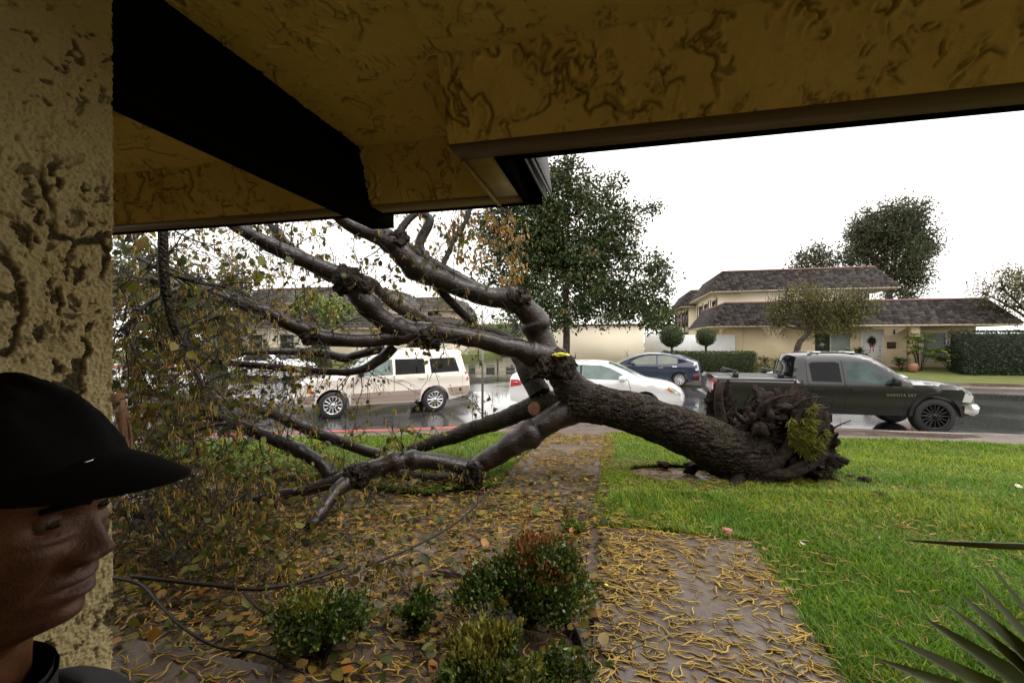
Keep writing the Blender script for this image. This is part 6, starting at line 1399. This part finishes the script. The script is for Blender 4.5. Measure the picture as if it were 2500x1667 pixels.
xf = np.convolve(np.pad(xf, 3, 'edge'), np.ones(7) / 7, 'valid'); ww = np.convolve(np.pad(ww, 3, 'edge'), np.ones(7) / 7, 'valid'); xb = np.convolve(np.pad(xb, 3, 'edge'), np.ones(7) / 7, 'valid')
Z, T = np.meshgrid(zz, TH, indexing='ij'); c_, s_ = np.cos(T), np.sin(T)
ex = .82; cx = np.sign(c_) * np.abs(c_) ** ex; sx = np.sign(s_) * np.abs(s_) ** .92
chin = gauss(Z + .115, .03); X_ = np.where(c_ > 0, cx * xf[:, None], cx * xb[:, None]); Y_ = sx * ww[:, None] * np.where(c_ > 0, 1 - .28 * chin * np.clip(c_, 0, 1) - .05 * np.clip(c_, 0, 1), 1)
F_ = np.clip(c_, 0, 1) ** .5
nose = np.interp(Z, [-.066, -.058, -.050, -.042, -.034, -.018, 0, .012], [0, .006, .019, .027, .0255, .0145, .005, 0]); sg = np.interp(Z, [-.06, -.045, -.025, 0], [.0125, .0135, .0105, .009])
dx = nose * gauss(Y_, sg)
for e in (1, -1):
    dx = dx + .0165 * gauss(Y_ - e * .0175, .0088) * gauss(Z + .046, .0105) - .0045 * gauss(Y_ - e * .030, .0045) * gauss(Z + .046, .012) - .006 * gauss(Y_ - e * .0095, .0045) * gauss(Z + .0565, .0035)
    dx = dx - .0105 * gauss(Y_ - e * .032, .0175) * gauss(Z + .001, .0125) + .0055 * gauss(Y_ - e * .034, .020) * gauss(Z - .021, .008) + .007 * gauss(Y_ - e * .044, .018) * gauss(Z + .036, .018)
    dx = dx - .0058 * gauss(Y_ - e * (.030 + (-.055 - Z) * .35), .0045) * gauss(Z + .066, .018)
for e in (1, -1): dx = dx + .0032 * gauss(Y_ - e * .034, .017) * gauss(Z + .0175, .0045) - .0022 * gauss(Y_ - e * .036, .018) * gauss(Z + .0245, .003)
dx = dx + .0085 * gauss(Z + .0705, .0060) * gauss(Y_, .023) + .0115 * gauss(Z + .0872, .0072) * gauss(Y_, .021) - .0065 * gauss(Z + .0785, .0022) * gauss(Y_, .024) - .0045 * gauss(Z + .099, .006) * gauss(Y_, .018) + .004 * gauss(Z + .115, .010) * gauss(Y_, .016) - .002 * gauss(Y_, .004) * gauss(Z + .063, .005)
X_ = X_ + dx * F_; fold = np.where(Z < -.13, -.02 * sstep(-.13, -.2, Z) * 0, 0); X_ = X_ - .012 * sstep(-.12, -.17, Z)
lip = np.clip((gauss(Z + .0705, .0052) + gauss(Z + .0868, .006)) * gauss(Y_, .021) * F_ * 1.3, 0, 1)
mb = MB(); i = np.arange(nz_ - 1)[:, None] * nth; j = np.arange(nth)[None]; j2 = (j + 1) % nth
mb.add(np.stack([X_, Y_, Z + hz], -1).reshape(-1, 3), np.stack([i + j, i + j2, i + nth + j2, i + nth + j], -1).reshape(-1, 4), rnd=lip.ravel())
for e in (1, -1):                                # ears
    V, F = [], []
    bm = bmesh.new(); bmesh.ops.create_icosphere(bm, subdivisions=3, radius=1); V = np.array([v.co[:] for v in bm.verts]); F = np.array([[v.index for v in f.verts] for f in bm.faces]); bm.free()
    rr = np.hypot(V[:, 0], V[:, 2]); V = V * [.017, .008, .031] * np.where(V[:, 1:2] * e > 0, 1 - .5 * gauss(rr, .5)[:, None] * [0, 1, 0], 1) + [-.012, e * .074, hz - .022]; mb.add(V, None, F)
head = mb.build('head', MAT['skin'], man, True)
hm = (np.cos(T) < .30 - 1.6 * np.clip(-(Z + .01), 0, 1) / .06 * .25) & (Z > -.058) & (Z < .10); hm = hm[:-1] & hm[1:] & np.roll(hm, -1, 1)[:-1]; ii, jj = np.nonzero(hm)
Vh = np.stack([X_ * 1.012, Y_ * 1.012, Z + hz], -1).reshape(-1, 3); Vh = Vh + .0012 * fbm(Vh * 300, 5, 2)[:, None]; j3 = (jj + 1) % nth
mb = MB(); mb.add(Vh, np.stack([ii * nth + jj, ii * nth + j3, (ii + 1) * nth + j3, (ii + 1) * nth + jj], 1)); mb.build('hair', MAT['brow'], man, True)
for e in (1, -1):
    bm = bmesh.new(); bmesh.ops.create_uvsphere(bm, u_segments=24, v_segments=16, radius=.0128); V = np.array([v.co[:] for v in bm.verts]); F = [[v.index for v in f.verts] for f in bm.faces]; bm.free()
    c0 = np.array([.0628, e * .0315, hz - .001]); look = norm(np.array([.93, -.25, .02])); me = bpy.data.meshes.new('eye'); me.from_pydata((V + c0).tolist(), [], F); me.materials.append(MAT['eyewhite']); me.materials.append(MAT['iris'])
    for p in me.polygons: p.material_index = 1 if norm(np.array(p.center) - c0) @ look > .86 else 0
    link('eye', me, man, True)
    for up in (1, -1):                           # lids: shells that leave a slit
        a = np.linspace(-1.35, 1.35, 15); bq = np.linspace(.24 if up > 0 else .36, 1.45, 7); A, B = np.meshgrid(a, bq); R = .0141
        V = np.stack([R * np.cos(B) * np.cos(A), R * np.cos(B) * np.sin(A) * 1.12, up * R * np.sin(B)], -1).reshape(-1, 3) + c0; n = 15; i = np.arange(6)[:, None] * n; j = np.arange(14)[None]; mb = MB(); mb.add(V, np.stack([i + j, i + j + 1, i + n + j + 1, i + n + j], -1).reshape(-1, 4)); mb.build('eyelid', MAT['skin'], man, True)
    V, Q = tube(*resample([(.089, e * .012, hz + .015), (.0885, e * .028, hz + .0205), (.074, e * .052, hz + .016)], [.0035, .005, .0025], .004), 7, True, .3, 300); mb = MB(); mb.add(V, Q); mb.build('eyebrow', MAT['brow'], man, True)
# cap: soft crown, band and curved brim
def capz(x): return .034 - .12 * np.clip(-x, 0, 1) * .35
nt_, nr_ = 64, 22; T = np.linspace(0, 2 * np.pi, nt_, endpoint=False); Rr = np.linspace(0, 1, nr_); mb = MB()
th, q = np.meshgrid(T, Rr); prof = np.cos(q * np.pi / 2) ** .95; rad_ = np.sin(q * np.pi / 2) ** 1.0
X_ = -.006 - .030 * (1 - q ** 2) + rad_ * np.cos(th) * (.113 + .004 * np.sin(th * 6) * (1 - q)); Y_ = rad_ * np.sin(th) * .088; Zc = .050 + prof * .088 + .012 * fbm(np.stack([np.cos(th) * 3, np.sin(th) * 3, q * 4], -1).reshape(-1, 3), 71, 3).reshape(th.shape) - .012 * np.clip(-np.cos(th), 0, 1) * q; Zc = Zc + .010 * np.clip(np.cos(th), 0, 1) * (1 - q) * np.sin(q * 3.1)
i = np.arange(nr_ - 1)[:, None] * nt_; j = np.arange(nt_)[None]; j2 = (j + 1) % nt_; mb.add(np.stack([X_, Y_, Zc + hz], -1).reshape(-1, 3), np.stack([i + j, i + nt_ + j, i + nt_ + j2, i + j2], -1).reshape(-1, 4))
cap = mb.build('cap', MAT['capcloth'], man, True)
a = np.linspace(-1.25, 1.25, 33); f = np.linspace(0, 1, 12); A, Fq = np.meshgrid(a, f); base = np.stack([-.006 + .104 * np.cos(A), .082 * np.sin(A)], -1); outx = .104 + .082 * np.cos(A) ** .55
Xo = -.004 + .106 * np.cos(A) + Fq * .082 * np.cos(A) ** .7; Yo = .082 * np.sin(A) * (1 - .06 * Fq); Zo = .056 - .006 * Fq - .014 * (np.abs(Yo) / .08) ** 2 - .012 * Fq ** 2
mb = MB(); n = 33; i = np.arange(11)[:, None] * n; j = np.arange(32)[None]; Q = np.stack([i + j, i + j + 1, i + n + j + 1, i + n + j], -1).reshape(-1, 4)
V1 = np.stack([Xo, Yo, Zo + hz + .002 * (1 - Fq)], -1).reshape(-1, 3); V2 = V1 - [0, 0, .004]; mb.add(np.concatenate([V1, V2]), np.concatenate([Q, Q[:, ::-1] + len(V1)])); e_ = np.arange(32) + 11 * n; mb.add(np.concatenate([V1, V2]), np.stack([e_, e_ + 1, e_ + 1 + len(V1), e_ + len(V1)], 1)); mb.build('brim', MAT['capcloth'], cap, True)
V, Q = tube(*resample([(.106, -.026, hz + .0585), (.105, -.030, hz + .0580), (.1035, -.034, hz + .0575)], [.0012] * 3, .003), 5, True); mb = MB(); mb.add(V, Q); mb.build('stitched_mark', MAT['chrome'], cap)
PITCH = Matrix.Translation((-.03, 0, hz - .10)) @ Matrix.Rotation(math.radians(7), 4, 'Y') @ Matrix.Translation((.03, 0, -hz + .10))
PITCH2 = Matrix.Translation((-.03, 0, hz - .10)) @ Matrix.Rotation(math.radians(4), 4, 'Y') @ Matrix.Translation((.03, 0, -hz + .10))
for o_ in man.children:
    if o_ is not cap: o_.data.transform(PITCH)
for o_ in [cap] + list(cap.children): o_.data.transform(PITCH2)
# clothed body: one skinned figure, standing with its arms at its sides
def skin_body(name, mat, V, E, R, parent, sub=2):
    me = bpy.data.meshes.new(name); me.from_pydata(V, E, []); o = link(name, me, parent); o.modifiers.new('skin', 'SKIN'); 
    for k, r in enumerate(R): me.skin_vertices[0].data[k].radius = r if isinstance(r, tuple) else (r, r)
    me.skin_vertices[0].data[0].use_root = True; o.modifiers.new('sub', 'SUBSURF').levels = sub; dg = bpy.context.evaluated_depsgraph_get(); m2 = bpy.data.meshes.new_from_object(o.evaluated_get(dg)); o.modifiers.clear(); o.data = m2; m2.materials.clear(); m2.materials.append(MAT[mat]); m2.polygons.foreach_set('use_smooth', np.ones(len(m2.polygons), bool)); return o
sh = 1.255; V = [(-.02, 0, .88), (-.02, 0, 1.05), (-.03, 0, 1.11), (-.06, 0, 1.20), (-.06, .10, 1.18), (-.05, .175, 1.14), (-.03, .225, 1.0), (.02, .24, .80), (-.06, -.10, 1.18), (-.05, -.175, 1.14), (-.03, -.225, 1.0), (.02, -.24, .80)]
E = [(0, 1), (1, 2), (2, 3), (3, 4), (4, 5), (5, 6), (6, 7), (3, 8), (8, 9), (9, 10), (10, 11)]
skin_body('jacket', 'jacket', V, E, [(.17, .115), (.165, .115), (.17, .12), (.10, .08), (.075, .07), .062, .052, .042, (.075, .07), .062, .052, .042], man)
V = [(-.02, 0, .90), (-.02, .09, .84), (0, .10, .46), (-.02, .10, .08), (-.02, -.09, .84), (0, -.10, .46), (-.02, -.10, .08)]; skin_body('trousers', 'trousers', V, [(0, 1), (1, 2), (2, 3), (0, 4), (4, 5), (5, 6)], [(.15, .11), .092, .066, .056, .092, .066, .056], man)
V, Q = tube(*resample([(-.045, 0, hz - .27), (-.04, 0, hz - .23), (-.035, 0, hz - .2)], [.085, .078, .076], .01), 24, False); mb = MB(); mb.add(V, Q); V2, Q2 = tube(*resample([(-.035, 0, hz - .2), (-.04, 0, hz - .25)], [.071, .073], .01), 24); mb.add(V2, Q2); mb.build('collar', MAT['jacket'], man, True)
for e in (1, -1):
    V = [(.02, .24 * e, .80), (.03, .24 * e, .74), (.035, .235 * e, .70)]; Ed = [(0, 1), (1, 2)]; R = [.026, (.040, .018), (.036, .016)]
    for k, (dxx, l) in enumerate(((-.03, .06), (-.01, .075), (.012, .07), (.032, .055))):
        n = len(V); V += [(.035 + dxx, .235 * e, .69), (.04 + dxx, .225 * e, .69 - l * .55), (.038 + dxx, .205 * e, .69 - l)]; Ed += [(2, n), (n, n + 1), (n + 1, n + 2)]; R += [.0095, .009, .0075]
    n = len(V); V += [(.065, .225 * e, .745), (.08, .212 * e, .70), (.082, .20 * e, .67)]; Ed += [(1, n), (n, n + 1), (n + 1, n + 2)]; R += [.011, .0095, .008]; skin_body('hand', 'skin', V, Ed, R, man)
    skin_body('shoe', 'black', [(-.05, .10 * e, .045), (.06, .10 * e, .04), (.17, .105 * e, .03)], [(0, 1), (1, 2)], [(.045, .05), (.048, .04), (.042, .025)], man)

# ------------------------------------------------------------------ small things on the grass and the walk
MAT['fallenred'] = M('fallen red leaf', (.38, .06, .05), .4, var=(30, (.2, .04, .03))); MAT['fallenpale'] = M('pale fallen leaf', (.55, .45, .30), .5, var=(30, (.4, .3, .18))); MAT['fallendark'] = M('dark red leaf', (.10, .015, .012), .5); MAT['paper'] = M('wet paper scrap', (.7, .66, .6), .6)
def fallen(name, label, px, py, size, mat, rot, group=None, dz=.035, cat='leaf'):
    p = gp(px, py); mb = MB(); mb.add(LEAF6[0] * [1, 1, 1.6], None, LEAF6[2]); o = mb.build(name, MAT[mat]); o.matrix_world = frame_matrix((p[0], p[1], p[2] + dz), (math.cos(rot), math.sin(rot), .08), (.1, -.35, 1), size); return tag(o, label, cat, group)
fallen('fallen_leaf', 'red leaf at the grass edge of the near walk', 1760, 1305, .12, 'fallenred', -.3); fallen('fallen_leaf', 'dark red leaf on the lawn below the root plate', 1900, 1247, .075, 'fallendark', .3)
fallen('fallen_leaf', 'dark red leaf alone on the open lawn at right', 2310, 1278, .07, 'fallendark', .1); fallen('fallen_leaf', 'pale pink leaf in the grass by the palm blades', 2253, 1577, .035, 'fallenred', 1.2, dz=.04)
fallen('fallen_leaf', 'peach coloured leaf on the right edge of the near walk', 1915, 1450, .08, 'rawwood', -.4, dz=.03); fallen('fallen_leaf', 'tan leaf on the upper right corner of the near walk', 1860, 1348, .05, 'rawwood', 0, dz=.03)
fallen('fallen_leaf', 'pale yellow leaf on the left side of the near walk', 1475, 1438, .045, 'yellow', .4, dz=.02); fallen('fallen_leaf', 'whitish leaf near the walk on the lawn', 1960, 1340, .07, 'paper', .9)
fallen('paper_scrap', 'white scrap in the grass left of the palm blades', 2145, 1325, .06, 'paper', .2, cat='scrap'); fallen('paper_scrap', 'white scrap on the lawn at the right edge', 2480, 1195, .10, 'paper', 0, cat='scrap'); fallen('fallen_leaf', 'beige leaf by the edge of the lawn near the path corner', 1815, 1228, .05, 'fallenpale', .6)
def clod(label, px, py, R, seed): p = gp(px, py); o = lump((0, 0, 0), R, seed, 'rootsoil', 'dirt_clod', .5, 3, (1.2, .8, .7), None); o.location = (p[0], p[1], p[2] + R * .4); tag(o, label, 'dirt clod', 'clods of dirt thrown on the lawn')
clod('larger dark clod of soil on the lawn right of the roots', 2108, 1178, .075, 501); clod('reddish clod of soil on the lawn, nearest the camera', 2150, 1215, .065, 502); clod('small flat clod of soil between the roots and the larger clod', 2075, 1168, .045, 503)
mb = MB(); g = np.random.default_rng(3)
clod('grey brown lump of soil in the hole beneath the trunk', 1690, 1150, .11, 504); clod('second smaller lump of soil in the hole beneath the trunk', 1620, 1140, .08, 505)
